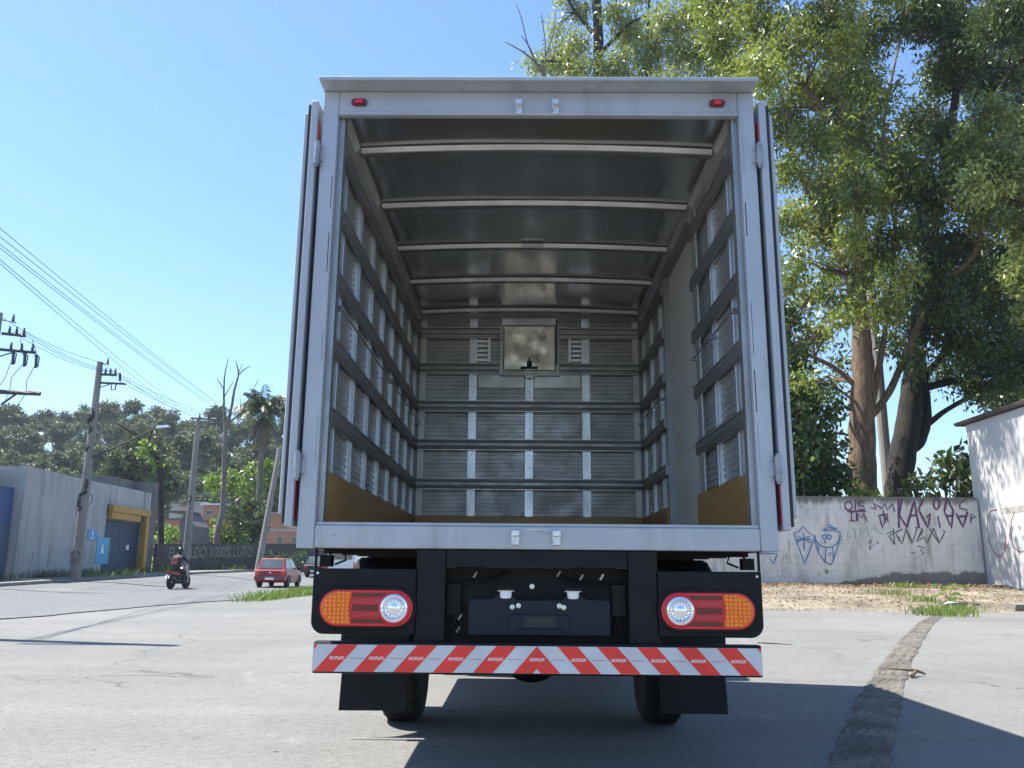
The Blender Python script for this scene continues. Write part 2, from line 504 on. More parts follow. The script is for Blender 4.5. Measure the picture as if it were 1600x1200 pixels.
M['gr_red'] = pbr('spray_red', (0.20, 0.06, 0.055), 0.8, 0, 0.3, 6.0)
M['gr_faint'] = pbr('spray_faded', (0.40, 0.39, 0.37), 0.9, 0, 0.3, 6.0)
# plants
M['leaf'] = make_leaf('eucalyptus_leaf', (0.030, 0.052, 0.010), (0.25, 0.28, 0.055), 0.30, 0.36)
M['leaf_lit'] = make_leaf('sunlit_pale_leaf', (0.060, 0.092, 0.020), (0.34, 0.37, 0.115), 0.26, 0.36)  # lighter leaf copy, sunlight on the boughs put into its colour
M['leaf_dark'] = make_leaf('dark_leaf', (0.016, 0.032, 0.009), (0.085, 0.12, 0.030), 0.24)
M['leaf_far'] = make_leaf('far_eucalyptus_leaf', (0.036, 0.055, 0.024), (0.115, 0.14, 0.06), 0.18, 0.6)
M['leaf_bright'] = make_leaf('bright_leaf', (0.06, 0.11, 0.018), (0.17, 0.25, 0.045), 0.4)
M['leaf_bush'] = make_leaf('bush_leaf', (0.022, 0.05, 0.014), (0.075, 0.12, 0.03), 0.3)
M['leaf_palm'] = make_leaf('palm_leaf', (0.025, 0.05, 0.02), (0.08, 0.115, 0.045), 0.2)
M['leaf_dry'] = make_leaf('dry_palm_leaf', (0.10, 0.08, 0.045), (0.20, 0.155, 0.085), 0.2)
M['grass'] = make_leaf('grass_blade', (0.06, 0.10, 0.02), (0.18, 0.24, 0.06), 0.35)
M['bark_euc'] = make_bark('eucalyptus_bark', (0.060, 0.036, 0.022), (0.235, 0.155, 0.095))
M['bark_dark'] = make_bark('shaded_mossy_bark', (0.006, 0.005, 0.004), (0.034, 0.028, 0.018))  # canopy shade on the trunk is put into this very dark bark colour
M['bark_grey'] = make_bark('grey_bark', (0.08, 0.072, 0.062), (0.19, 0.175, 0.155))

# ================================================================== the setting
def axis_steps(lo, hi, fine_lo, fine_hi, step):
    out = list(np.arange(fine_lo, fine_hi + 1e-6, step))
    d = step; v = fine_hi
    while v < hi: d *= 1.5; v += d; out.append(min(v, hi))
    d = step; v = fine_lo
    while v > lo: d *= 1.5; v -= d; out.insert(0, max(v, lo))
    return out
def grid_sheet(name, xs, ys, zf, m_):
    mb = MB()
    nx, ny = len(xs), len(ys)
    mb.v = [(x, y, zf(x, y)) for y in ys for x in xs]
    for j in range(ny - 1):
        for i in range(nx - 1):
            a = j * nx + i
            mb.f.append((a, a + 1, a + 1 + nx, a + nx)); mb.m.append(0)
    o = mb.build(name, m_)
    o.data.polygons.foreach_set('use_smooth', [True] * len(o.data.polygons))
    return o
struct(grid_sheet('ground', axis_steps(-700, 700, -36, 20, 2.0), axis_steps(-300, 900, -6, 90, 2.0),
                  lambda x, y: ground_z(x, y), M['lot']))

# the street on the left, curving right beyond the bend; its sheet lies on the ground
def kerb_x(y):      # far kerb
    return -20.3 + 1.3 * sstep(46, 62, y) + 9.0 * sstep(60, 110, y)
def near_x(y):      # edge towards the lot
    return -8.5 + 0.13 * (y - 14) + 0.35 * math.sin(y * 0.55) * 0.6 + 0.004 * max(0, y - 27) ** 2 * 0.4
mb = MB()
ys = list(np.arange(-12, 100, 1.0))
for y in ys:
    xa, xb = kerb_x(y), min(near_x(y), -2.5) + random.uniform(-0.10, 0.10)
    for k in range(9):
        x = xa + (xb - xa) * k / 8
        mb.v.append((x, y, ground_z(x, y) + 0.006 + (0.05 * math.exp(-((k - 7) / 0.8) ** 2) if 10 < y < 30 else 0)))
for j in range(len(ys) - 1):
    for k in range(8):
        a = j * 9 + k
        mb.f.append((a, a + 1, a + 10, a + 9)); mb.m.append(0)
struct(mb.build('road', M['road'], smooth=True))
# pavement with kerb on the far side
mb = MB()
prev = None
for y in np.arange(8, 92, 1.0):
    xk = kerb_x(y)
    z = ground_z(xk, y)
    row = [(xk, y, z - 0.05), (xk - 0.02, y, z + 0.14), (xk - 0.16, y, z + 0.15), (xk - 1.2, y, z + 0.16 + random.uniform(-.01, .02)), (xk - 4.6, y, z + 0.18)]
    b = len(mb.v); mb.v += row
    if prev is not None:
        for k in range(4):
            mb.f.append((prev + k, prev + k + 1, b + k + 1, b + k)); mb.m.append(1 if k < 2 else 0)
    prev = b
M['kerb'] = make_plaster('kerb_stone', (0.22, 0.215, 0.20), (0.10, 0.10, 0.09), 0.6)
struct(mb.build('pavement', [M['sidewalk'], M['kerb']]))

# dirt verge in front of the graffiti wall on the right
WALL_Y = 26.0
def verge_z(x, y):
    t = sstep(19.6, 21.0, y) * 0.17 + sstep(20.5, 25.9, y) * 0.33
    t *= sstep(-0.5, 3, x)
    n = 0.025 * math.sin(x * 1.7 + y * 0.9) * math.sin(y * 1.9 - x * 0.6) + 0.012 * math.sin(x * 4.1 + 1) * math.sin(y * 3.3)
    k = sstep(19.9, 20.6, y)
    return t + n * k - 0.06 * (1 - sstep(19.4, 20.0, y))
o = grid_sheet('dirt_verge', list(np.arange(-0.5, 42, 0.22)), list(np.arange(19.2, 26.6, 0.16)), verge_z, M['dirt'])
struct(o)
# trench scar across the asphalt: a rough strip with broken edges
cl = [(1318, 1260, 58), (1343, 1198, 50), (1362, 1130, 40), (1379, 1080, 32), (1402, 1035, 23), (1425, 1000, 18), (1447, 974, 13), (1466, 962, 10)]
pts = []
for i in range(len(cl) - 1):
    for k in range(14):
        t = k / 14.0
        pts.append([cl[i][j] + (cl[i + 1][j] - cl[i][j]) * t for j in range(3)])
mb = MB(); NX = 14
for (cx, cy, hw) in pts:
    a = at_ground(cx - hw, cy); b = at_ground(cx + hw, cy)
    a = a.lerp(b, random.uniform(-0.05, 0.05)); b = b.lerp(a, random.uniform(-0.05, 0.05))
    for k in range(NX):
        p = a.lerp(b, k / (NX - 1))
        e = 1 if k in (0, NX - 1) else 0
        mb.v.append((p.x, p.y, 0.005 if e else 0.006 + max(0, random.gauss(0.005, 0.005))))
for j in range(len(pts) - 1):
    for k in range(NX - 1):
        a = j * NX + k
        mb.f.append((a, a + 1, a + 1 + NX, a + NX)); mb.m.append(0)
struct(mb.build('trench_scar', M['trench']))
# hill far behind on the left
def hill_z(x, y):
    return -1.5 + 14.0 * sstep(95, 210, y) * sstep(40, -60, x) + 10 * sstep(150, 330, y) * sstep(60, -120, x) + 1.2 * math.sin(x * 0.05) * math.sin(y * 0.04)
struct(grid_sheet('hill', list(np.arange(-420, 80, 12.0)), list(np.arange(88, 420, 9.0)), hill_z, M['hill']))

# ================================================================== the truck
TX, TY = 0.075, 3.73
truck = thing('box_truck', 'silver box truck with rear doors folded open, showing its empty aluminium box', 'truck', (TX, TY, 0))
BL = 3.50                         # box length
HW = 1.05                         # half width outside
Z0, ZS, ZH, ZT = 0.943, 1.045, 3.018, 3.145
# rear frame
for s in (-1, 1):
    p = MB().box(s * 0.972, s * HW, 0, 0.036, Z0, ZT).build('frame_post', M['frame'], truck, bevel=0.006, seg=2)
    box_part('post_return', M['slat'], p, s * 0.945, s * 1.0, 0.0362, 0.088, ZS, 3.05)
    zz = ZS + 0.25
    while zz < ZH - 0.2:      # broken sealant line down the inner edge of the post
        l_ = random.uniform(0.06, 0.30)
        MB().box(s * (0.984 + random.uniform(-.002, .002)), s * 0.9862, -0.0012, 0.0005, zz, min(zz + l_, ZH)).build('sealant_line', M['seal'], p)
        zz += l_ + random.uniform(0.03, 0.35)
head = MB().box(-0.9715, 0.9715, 0.002, 0.034, ZH, ZT).build('frame_header', M['frame'], truck, bevel=0.004, seg=2)
MB().box(-0.97, 0.97, -0.006, 0.0015, ZH, ZH + 0.016).build('header_bead', M['frame'], head, bevel=0.003)
sill = MB().box(-0.9715, 0.9715, 0.002, 0.088, Z0 + 0.002, ZS - 0.002).build('frame_sill', M['frame'], truck, bevel=0.006, seg=2)
MB().box(-0.97, 0.97, 0.012, 0.086, ZS - 0.0015, ZS + 0.012).build('sill_tread', M['frame'], sill, bevel=0.002)
# peeling strip on the sill
mb = MB()
mb.add([(-0.07, -0.0005, 1.035), (0.06, -0.0005, 1.030), (0.085, -0.004, 1.018), (0.02, -0.006, 1.022), (-0.02, -0.0005, 1.026)], [(0, 1, 2, 3, 4)])
mb.build('peeling_tape', M['bow'], sill)
lip = MB().prism([(-0.10, ZT + 0.002), (-0.10, ZT + 0.020), (-0.085, ZT + 0.024), (0.09, ZT + 0.045), (0.09, ZT + 0.001)],
           lambda u, v, k: ((-HW - 0.002, HW + 0.002)[k], u, v)).build('roof_lip', M['frame'], truck, bevel=0.002)
for x in (-0.85, -0.32, 0.26, 0.47, 0.80):
    MB().box(x - 0.018, x + 0.018, -0.055, -0.047, ZT - 0.0022, ZT + 0.0015).build('weld_spot', M['bow'], lip)
# latch keepers
for (x, z, par) in ((-0.093, 3.055, head), (0.085, 3.055, head), (-0.093, 0.995, sill), (0.085, 0.995, sill)):
    k = MB()
    k.box(x - 0.017, x + 0.017, -0.012, 0.0015, z - 0.032, z + 0.030)
    k.box(x - 0.017, x + 0.017, -0.040, -0.012, z + 0.006, z + 0.030)
    k.box(x - 0.017, x - 0.010, -0.040, -0.012, z - 0.022, z + 0.006)
    k.build('latch_keeper', M['stud'], par, bevel=0.002)
# marker lamps
def stadium(w, h, n=10):
    r_ = h / 2; c = w / 2 - r_
    pts_ = [(c + r_ * math.cos(a), r_ * math.sin(a)) for a in np.linspace(-math.pi / 2, math.pi / 2, n)]
    pts_ += [(-c + r_ * math.cos(a), r_ * math.sin(a)) for a in np.linspace(math.pi / 2, 3 * math.pi / 2, n)]
    return pts_
for s in (-1, 1):
    cx, cz = s * 0.872, 3.083
    ml = MB().prism(stadium(0.078, 0.036), lambda u, v, k: (cx + u, (-0.014, 0.0015)[k], cz + v)).build('marker_lamp', M['lamp_deep'], truck, bevel=0.004, seg=2)
    MB().prism(stadium(0.040, 0.022), lambda u, v, k: (cx + u, (-0.021, -0.0145)[k], cz + v)).build('lens', M['lamp_red'], ml, bevel=0.004, seg=2)

# box shell
XI = 1.026                        # inner skin
def corrugated(x, y0, y1, z0, z1, s, n_per=0.036, amp=0.006):
    """horizontal corrugation in the y-z plane facing -s"""
    mb_ = MB(); zs = []
    z = z0
    while z < z1 - 0.004:
        zs += [(z, 0), (z + n_per * 0.30, 0), (z + n_per * 0.42, amp), (z + n_per * 0.88, amp)]
        z += n_per
    zs = [(min(a, z1), b) for a, b in zs] + [(z1, 0)]
    vv = []
    for a, b in zs: vv += [(x - s * b, y0, a), (x - s * b, y1, a)]
    mb_.add(vv, [(2 * i, 2 * i + 1, 2 * i + 3, 2 * i + 2) for i in range(len(zs) - 1)])
    return mb_
STUDS = [0.30 + 0.44 * k for k in range(8)]
SLATS = [1.562, 1.897, 2.232, 2.565, 2.887]
DOOR0, DOOR1 = 1.20, 2.24         # side door in the right wall
for s in (-1, 1):
    nm = 'side_wall'
    w_ = MB()
    if s < 0:
        w_.box(s * (XI + 0.004), s * (HW - 0.004), 0.0905, BL, Z0 + 0.03, ZT - 0.01)
    else:
        w_.box(s * (XI + 0.004), s * (HW - 0.004), 0.0905, BL, Z0 + 0.03, ZT - 0.01)
    wall_ = w_.build(nm, M['frame'], truck)
    segs = [(0.095, BL)] if s < 0 else [(0.095, DOOR0), (DOOR1, BL)]
    for (a, b) in segs:
        cuts = [a] + [q for q in STUDS if a + 0.03 < q < b - 0.03] + [b]
        for i in range(len(cuts) - 1):
            corrugated(s * 1.004, cuts[i] + 0.002, cuts[i + 1] - 0.002, 1.05, 3.04, s).build('corrugated_panel', M['alu'], wall_)
        for q in STUDS:
            if a + 0.03 < q < b - 0.03:
                st = MB()
                st.box(s * 0.9995, s * 0.9785, q - 0.030, q - 0.024, 1.05, 3.05)
                st.box(s * 0.985, s * 0.989, q - 0.024, q + 0.024, 1.05, 3.05)
                st.box(s * 0.978, s * 0.981, q - 0.036, q - 0.024, 1.05, 3.05)
                st.box(s * 0.978, s * 0.981, q + 0.024, q + 0.036, 1.05, 3.05)
                st.box(s * 0.9995, s * 0.9785, q + 0.024, q + 0.030, 1.05, 3.05)
                st.build('stud', M['stud'], wall_)
        for z in SLATS:
            sl = MB()
            h = 0.041
            prof = [(0.9775, -h), (0.958, -h + 0.004), (0.954, -h + 0.018), (0.958, -0.020), (0.954, -0.014), (0.954, 0.014), (0.958, 0.020), (0.954, h - 0.018), (0.958, h - 0.004), (0.9775, h)]
            sl.prism(prof, lambda u, v, k: (s * u, (a, b)[k], z + v))
            sl.build('slat', M['slat'], wall_)
        box_part('kick_board', M['ply'], wall_, s * 0.954, s * 0.9775, a + 0.002, b - 0.002, 1.03, 1.292, 0.002)
        # lashing rod
        MB().tube([(s * 0.945, a + 0.03, 2.085), (s * 0.945, b - 0.03, 2.085)], 0.0045, 8).build('lashing_rod', M['slat'], wall_)
        for y in (a + 0.08, (a + b) / 2, b - 0.08):
            MB().box(s * 0.938, s * 0.977, y - 0.012, y + 0.012, 2.073, 2.097).build('rod_clip', M['slat'], wall_, bevel=0.002)
    # top rail under the roof
    MB().prism([(0.955, 3.005), (0.9775, 2.985), (1.0, 2.985), (1.0, 3.075), (0.935, 3.075), (0.935, 3.06)],
               lambda u, v, k: (s * u, (0.092, BL - 0.01)[k], v)).build('top_rail', M['alu'], wall_)
    if s > 0:
        # sliding side door, smooth inside, set back between two jambs
        sd = box_part('side_door', M['smooth'], truck, XI - 0.010, XI - 0.001, DOOR0 + 0.03, DOOR1 - 0.03, 1.04, 2.975)
        for y0_ in (DOOR0, DOOR1 - 0.03):
            box_part('door_jamb', M['stud'] if y0_ == DOOR0 else M['slat'], sd, 0.972, XI, y0_ + 0.0005, y0_ + 0.0295, 1.04, 2.98)
        for z in (1.16, 1.30, 1.62, 1.78, 2.02, 2.20, 2.30, 2.36, 2.62):
            n = 12
            MB().tube([(XI - 0.0105, DOOR0 + 0.04 + (DOOR1 - DOOR0 - 0.08) * k / n, z + 0.010 * math.sin(k * 0.9 + z * 7)) for k in range(n + 1)], 0.0035, 4).build('panel_crease', M['smooth'], sd)
        box_part('door_head_rail', M['slat'], sd, 0.955, XI, DOOR0 + 0.001, DOOR1 - 0.001, 2.977, 3.0)
# stud spacer near the door seen as a pale strip
MB().box(0.966, 0.975, DOOR0 - 0.16, DOOR0 - 0.05, 1.05, 3.0).build('door_cover_strip', M['bow'], truck)

# front wall
fwall = box_part('front_wall', M['frame'], truck, -XI + 0.002, XI - 0.002, BL - 0.03, BL + 0.02, Z0 + 0.03, ZT - 0.01)
def front_corr(x0, x1, z0, z1):
    mb_ = MB(); zs = []; z = z0; n_per = 0.034; amp = 0.006
    while z < z1 - 0.004:
        zs += [(z, 0), (z + n_per * 0.30, 0), (z + n_per * 0.42, amp), (z + n_per * 0.88, amp)]; z += n_per
    zs = [(min(a, z1), b) for a, b in zs] + [(z1, 0)]
    vv = []
    for a, b in zs: vv += [(x0, BL - 0.038 - b, a), (x1, BL - 0.038 - b, a)]
    return mb_.add(vv, [(2 * i, 2 * i + 1, 2 * i + 3, 2 * i + 2) for i in range(len(zs) - 1)])
fx = [-0.955, -0.49, 0.0, 0.49, 0.955]
for i in range(4):
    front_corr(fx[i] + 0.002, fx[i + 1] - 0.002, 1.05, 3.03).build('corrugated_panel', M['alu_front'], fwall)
for x, z1 in ((-0.49, 3.03), (0.0, 2.53), (0.49, 3.03)):
    st = MB()
    st.box(x - 0.034, x - 0.022, BL - 0.085, BL - 0.045, 1.05, z1)
    st.box(x - 0.0215, x + 0.0215, BL - 0.072, BL - 0.045, 1.05, z1)
    st.box(x + 0.022, x + 0.034, BL - 0.085, BL - 0.045, 1.05, z1)
    st.build('stud', M['stud'], fwall)
    for z in np.arange(1.15, z1 - 0.05, 0.11):
        MB().lathe([(0.004, 0), (0.004, 0.004)], lambda a, b, h: (x + a, BL - 0.0722 - h, z + b), 6).build('rivet', M['seal'], fwall)
for s in (-1, 1):
    MB().box(s * 0.90, s * 0.953, BL - 0.075, BL - 0.045, 1.05, 3.0).build('corner_strip', M['bow'], fwall)
prof_ = lambda h: [(-0.0865, -h), (-0.104, -h + 0.004), (-0.108, -h + 0.016), (-0.104, -0.016), (-0.108, -0.012), (-0.108, 0.012), (-0.104, 0.016), (-0.108, h - 0.016), (-0.104, h - 0.004), (-0.0865, h)]
for z in SLATS:
    spans = [(-0.952, 0.952)] if z < 2.4 else [(-0.952, -0.262), (0.262, 0.952)]
    for (a, b) in spans:
        MB().prism(prof_(0.041), lambda u, v, k: ((a, b)[k], BL + u, z + v)).build('slat', M['slat'], fwall)
        MB().box(a, b, BL - 0.1, BL - 0.0865, z - 0.050, z - 0.0415).build('slat_edge', M['bow'], fwall)
        MB().box(a, b, BL - 0.1, BL - 0.0865, z + 0.0415, z + 0.048).build('slat_edge', M['bow'], fwall)
box_part('kick_board', M['ply'], fwall, -0.952, 0.952, BL - 0.11, BL - 0.0865, 1.03, 1.292, 0.002)
box_part('head_plate', M['alu'], fwall, -0.24, 0.24, BL - 0.10, BL - 0.0865, 2.955, 3.02)
for s in (-1, 1):
    box_part('blank_plate', M['alu'], fwall, s * 0.045, s * 0.445, BL - 0.07, BL - 0.046, 2.40, 2.525)
# hatch with frame and latch
hf = MB()
for (x0, x1, z0, z1) in ((-0.262, -0.226, 2.50, 2.955), (0.226, 0.262, 2.50, 2.955), (-0.2255, 0.2255, 2.50, 2.548)):
    hf.box(x0, x1, BL - 0.098, BL - 0.05, z0, z1)
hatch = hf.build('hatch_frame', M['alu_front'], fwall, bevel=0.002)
mb = MB(); n = 14
for j in range(n + 1):
    for i in range(n + 1):
        x = -0.218 + 0.436 * i / n; z = 2.556 + 0.39 * j / n
        e = min(i, j, n - i, n - j) / 3.0
        mb.v.append((x, BL - 0.094 + min(1, e) * 0.010 * math.sin(x * 21 + z * 9) * math.sin(z * 17 - x * 8 + 1.0), z))
for j in range(n):
    for i in range(n):
        a = j * (n + 1) + i; mb.f.append((a, a + 1, a + n + 2, a + n + 1)); mb.m.append(0)
mb.build('hatch_door', M['hatch'], hatch, smooth=True)
mb = MB(); mb.box(-0.075, 0.075, BL - 0.125, BL - 0.106, 2.562, 2.578); mb.box(-0.022, 0.022, BL - 0.135, BL - 0.106, 2.58, 2.625); mb.box(-0.008, 0.008, BL - 0.13, BL - 0.106, 2.625, 2.655)
mb.build('hatch_latch', M['seal'], hatch, bevel=0.002)
mb = MB(); mb.box(-0.035, 0.035, BL - 0.12, BL - 0.086, 2.478, 2.499); mb.build('latch_strike', M['alu'], hatch)
mb = MB(); mb.tube([(0.236, BL - 0.118, 2.60), (0.236, BL - 0.118, 3.0)], 0.006, 6); mb.build('drain_tube', M['seal'], hatch)
# louvred vents beside the hatch
for s in (-1, 1):
    v = MB()
    for k in range(5):
        z = 2.635 + 0.042 * k
        v.hexa([(s * 0.37, BL - 0.075, z), (s * 0.455, BL - 0.075, z), (s * 0.455, BL - 0.05, z + 0.012), (s * 0.37, BL - 0.05, z + 0.012)],
               [(s * 0.37, BL - 0.075, z + 0.024), (s * 0.455, BL - 0.075, z + 0.024), (s * 0.455, BL - 0.05, z + 0.036), (s * 0.37, BL - 0.05, z + 0.036)])
    v.build('vent_louvres', M['stud'], fwall)
    box_part('vent_post', M['stud'], fwall, s * 0.34, s * 0.365, BL - 0.085, BL - 0.05, 2.625, 2.845)
# arched ceiling and bows
def arch(x): return 0.028 * (1 - (x / 0.99) ** 2)
mb = MB(); nx, ny = 16, 30
for j in range(ny + 1):
    for i in range(nx + 1):
        x = -0.99 + 1.98 * i / nx; y = 0.09 + (BL - 0.1) * j / ny
        mb.v.append((x, y, 3.052 + arch(x) + 0.0035 * math.sin(y * 9.0) * math.sin(x * 5 + y)))
for j in range(ny):
    for i in range(nx):
        a = j * (nx + 1) + i; mb.f.append((a, a + 1, a + nx + 2, a + nx + 1)); mb.m.append(0)
ceil_ = mb.build('ceiling_sheet', M['ceil'], truck, smooth=True)
roof = MB()
for i in range(12):
    xa = -HW + 2 * HW * i / 12; xb = -HW + 2 * HW * (i + 1) / 12
    za, zb = 3.14 + 0.05 * (1 - (xa / HW) ** 2), 3.14 + 0.05 * (1 - (xb / HW) ** 2)
    roof.hexa([(xa, 0.091, za - 0.02), (xb, 0.091, zb - 0.02), (xb, BL + 0.02, zb - 0.02), (xa, BL + 0.02, za - 0.02)],
              [(xa, 0.091, za), (xb, 0.091, zb), (xb, BL + 0.02, zb), (xa, BL + 0.02, za)])
roof.build('roof_sheet', M['frame'], truck)
for y in (0.42, 1.12, 1.82, 2.52, 3.30):
    mb = MB(); mb2 = MB(); n = 14
    for i in range(n):
        xa = -0.935 + 1.87 * i / n; xb = -0.935 + 1.87 * (i + 1) / n
        za, zb = arch(xa), arch(xb)
        mb.hexa([(xa, y - 0.014, 3.019 + za), (xb, y - 0.014, 3.019 + zb), (xb, y + 0.028, 3.019 + zb), (xa, y + 0.028, 3.019 + za)],
                [(xa, y - 0.014, 3.050 + za), (xb, y - 0.014, 3.050 + zb), (xb, y + 0.028, 3.050 + zb), (xa, y + 0.028, 3.050 + za)])
        mb2.hexa([(xa, y - 0.019, 3.022 + za), (xb, y - 0.019, 3.022 + zb), (xb, y - 0.0145, 3.022 + zb), (xa, y - 0.0145, 3.022 + za)],
                 [(xa, y - 0.030, 3.046 + za), (xb, y - 0.030, 3.046 + zb), (xb, y - 0.0145, 3.046 + zb), (xa, y - 0.0145, 3.046 + za)])
    bo = mb.build('roof_bow', M['slat'], ceil_)  # darker metal puts the shade of the underside into the bow's colour
    mb2.build('bow_lit_face', M['bow'], bo)  # added pale plate, the lighter front of the bow put into colour
MB().box(-0.075, 0.075, 1.775, 1.798, 3.052, 3.068).build('ceiling_lamp', M['milk'], truck, bevel=0.004)
# floor and its underside
fl = box_part('floor', M['ply'], truck, -XI, XI, 0.0885, BL - 0.03, 1.0, 1.03)
for y in np.arange(0.35, BL - 0.1, 0.42):
    MB().box(-1.0, 1.0, y - 0.025, y + 0.025, 0.925, 0.999).build('cross_member', M['black'], fl)
for s in (-1, 1):
    MB().box(s * 1.0, s * 1.045, 0.0885, BL, 0.945, 0.999).build('side_rail', M['black'], fl)

# folded rear doors
for s in (-1, 1):
    d = MB().box(s * 1.068, s * 1.102, -0.018, 0.98, 1.035, 3.085).build('rear_door', M['frame'], truck, bevel=0.004, seg=2)
    d['label'] = 'rear door folded flat against the side of the box'
    MB().box(s * 1.1022, s * 1.118, -0.010, 0.97, 1.05, 3.07).build('door_seal', M['seal'], d, bevel=0.003)
    MB().box(s * 1.1182, s * 1.138, 0.004, 0.965, 1.09, 3.03).build('door_inner_skin', M['frame'], d, bevel=0.004)
    # lock bar keeper strip and reflective tape by the hinge side
    for (z0, z1, mm) in ((2.80, 2.99, 'red'), (1.06, 1.36, 'red_dark')):
        MB().box(s * 1.0655, s * 1.0677, 0.002, 0.030, z0, z1).build('reflective_tape', M[mm], d)
    for z in (2.80, 1.30):
        h = MB().tube([(s * 1.058, -0.024, z - 0.055), (s * 1.058, -0.024, z - 0.022), (s * 1.058, -0.024, z - 0.02), (s * 1.058, -0.024, z + 0.055)], [0.0145, 0.0145, 0.016, 0.016], 14)
        h.tube([(s * 1.058, -0.024, z - 0.066), (s * 1.058, -0.024, z + 0.066)], 0.009, 10)
        h = smooth_angle(h.build('hinge', M['hinge'], d))
        MB().box(s * 1.030, s * 1.052, -0.008, -0.0006, z - 0.030, z + 0.030).build('hinge_plate', M['frame'], h, bevel=0.002)
# underside: posts, crossbar, bumper
for s in (-1, 1):
    MB().box(s * 0.395, s * 0.520, 0.006, 0.066, 0.50, Z0 - 0.0005).build('underride_post', M['black'], truck, bevel=0.005, seg=2)
MB().box(-0.3945, 0.3945, 0.012, 0.060, 0.868, Z0 - 0.001).build('rear_crossbar', M['black'], truck, bevel=0.004, seg=2)
YB = -0.058
BZ0, BZ1, BHW = 0.437, 0.552, 0.935
bump_ = MB().prism([(YB + 0.002, BZ0 + 0.001), (YB + 0.002, BZ1 - 0.006), (YB + 0.010, BZ1 + 0.006), (0.005, BZ1 + 0.006), (0.005, BZ0 - 0.006), (YB + 0.006, BZ0 - 0.006)],
                   lambda u, v, k: ((-BHW, BHW)[k], u, v)).build('bumper', M['black'], truck, bevel=0.003)
tape = MB().box(-BHW + 0.002, BHW - 0.002, YB, YB + 0.0018, BZ0 + 0.002, BZ1 - 0.005).build('white_tape', M['white'], bump_)
zt0, zt1 = BZ0 + 0.0025, BZ1 - 0.0055
yb = YB - 0.0012
def flat(name, pts_, m_, par, y=yb):
    return MB().prism(pts_, lambda u, v, k: (u, (y, y + 0.0009)[k], v)).build(name, m_, par)
SL = 0.097
for s in (-1, 1):
    for k in range(5):
        b0 = 0.266 + 0.1655 * k - 0.083
        pts_ = [(s * b0, zt0), (s * (b0 + 0.083), zt0), (s * (b0 + 0.083 - SL), zt1), (s * (b0 - SL), zt1)]
        flat('red_stripe', pts_, M['red'], bump_)
    flat('red_stripe', [(s * 0.931, zt1), (s * 0.915, zt1), (s * 0.931, zt1 - 0.018)], M['red'], bump_)
    for k in range(6):
        xc = 0.226 + 0.1655 * k - 0.085 + (0.0 if s > 0 else 0.0)
        x0_, x1_ = xc - 0.029 - 0.05, xc + 0.029 - 0.05
        if x1_ < BHW: flat('red_line', [(s * x0_, 0.4925), (s * x1_, 0.4925), (s * x1_, 0.4940), (s * x0_, 0.4940)], M['lamp_pink'], bump_)
flat('red_chevron', [(-0.097, zt0), (-0.0165, zt0), (0, zt0 + 0.018), (0.0165, zt0), (0.097, zt0), (0, zt1)], M['red'], bump_)
# printed maker's name
def text_mesh(body, size, shear=0.0):
    cu = bpy.data.curves.new('lettering', 'FONT')
    cu.body = body; cu.size = size; cu.align_x = 'CENTER'; cu.align_y = 'CENTER'; cu.shear = shear; cu.offset = size * 0.02
    ob = bpy.data.objects.new('lettering', cu)
    COL.objects.link(ob)
    bpy.context.view_layer.update()
    me = bpy.data.meshes.new_from_object(ob.evaluated_get(bpy.context.evaluated_depsgraph_get()))
    bpy.data.objects.remove(ob)
    return me
tm = text_mesh('ISOFLEX', 0.0168, 0.25)
tm.materials.clear(); tm.materials.append(M['lettering'])
for k in range(-5, 6):
    x = k * 0.1655 + (0.0075 if k > 0 else (-0.0075 if k < 0 else 0))
    t = bpy.data.objects.new('lettering', tm); COL.objects.link(t)
    t.parent = bump_; t.location = (x, yb - 0.0007, 0.4932); t.rotation_euler = (R(90), 0, 0)

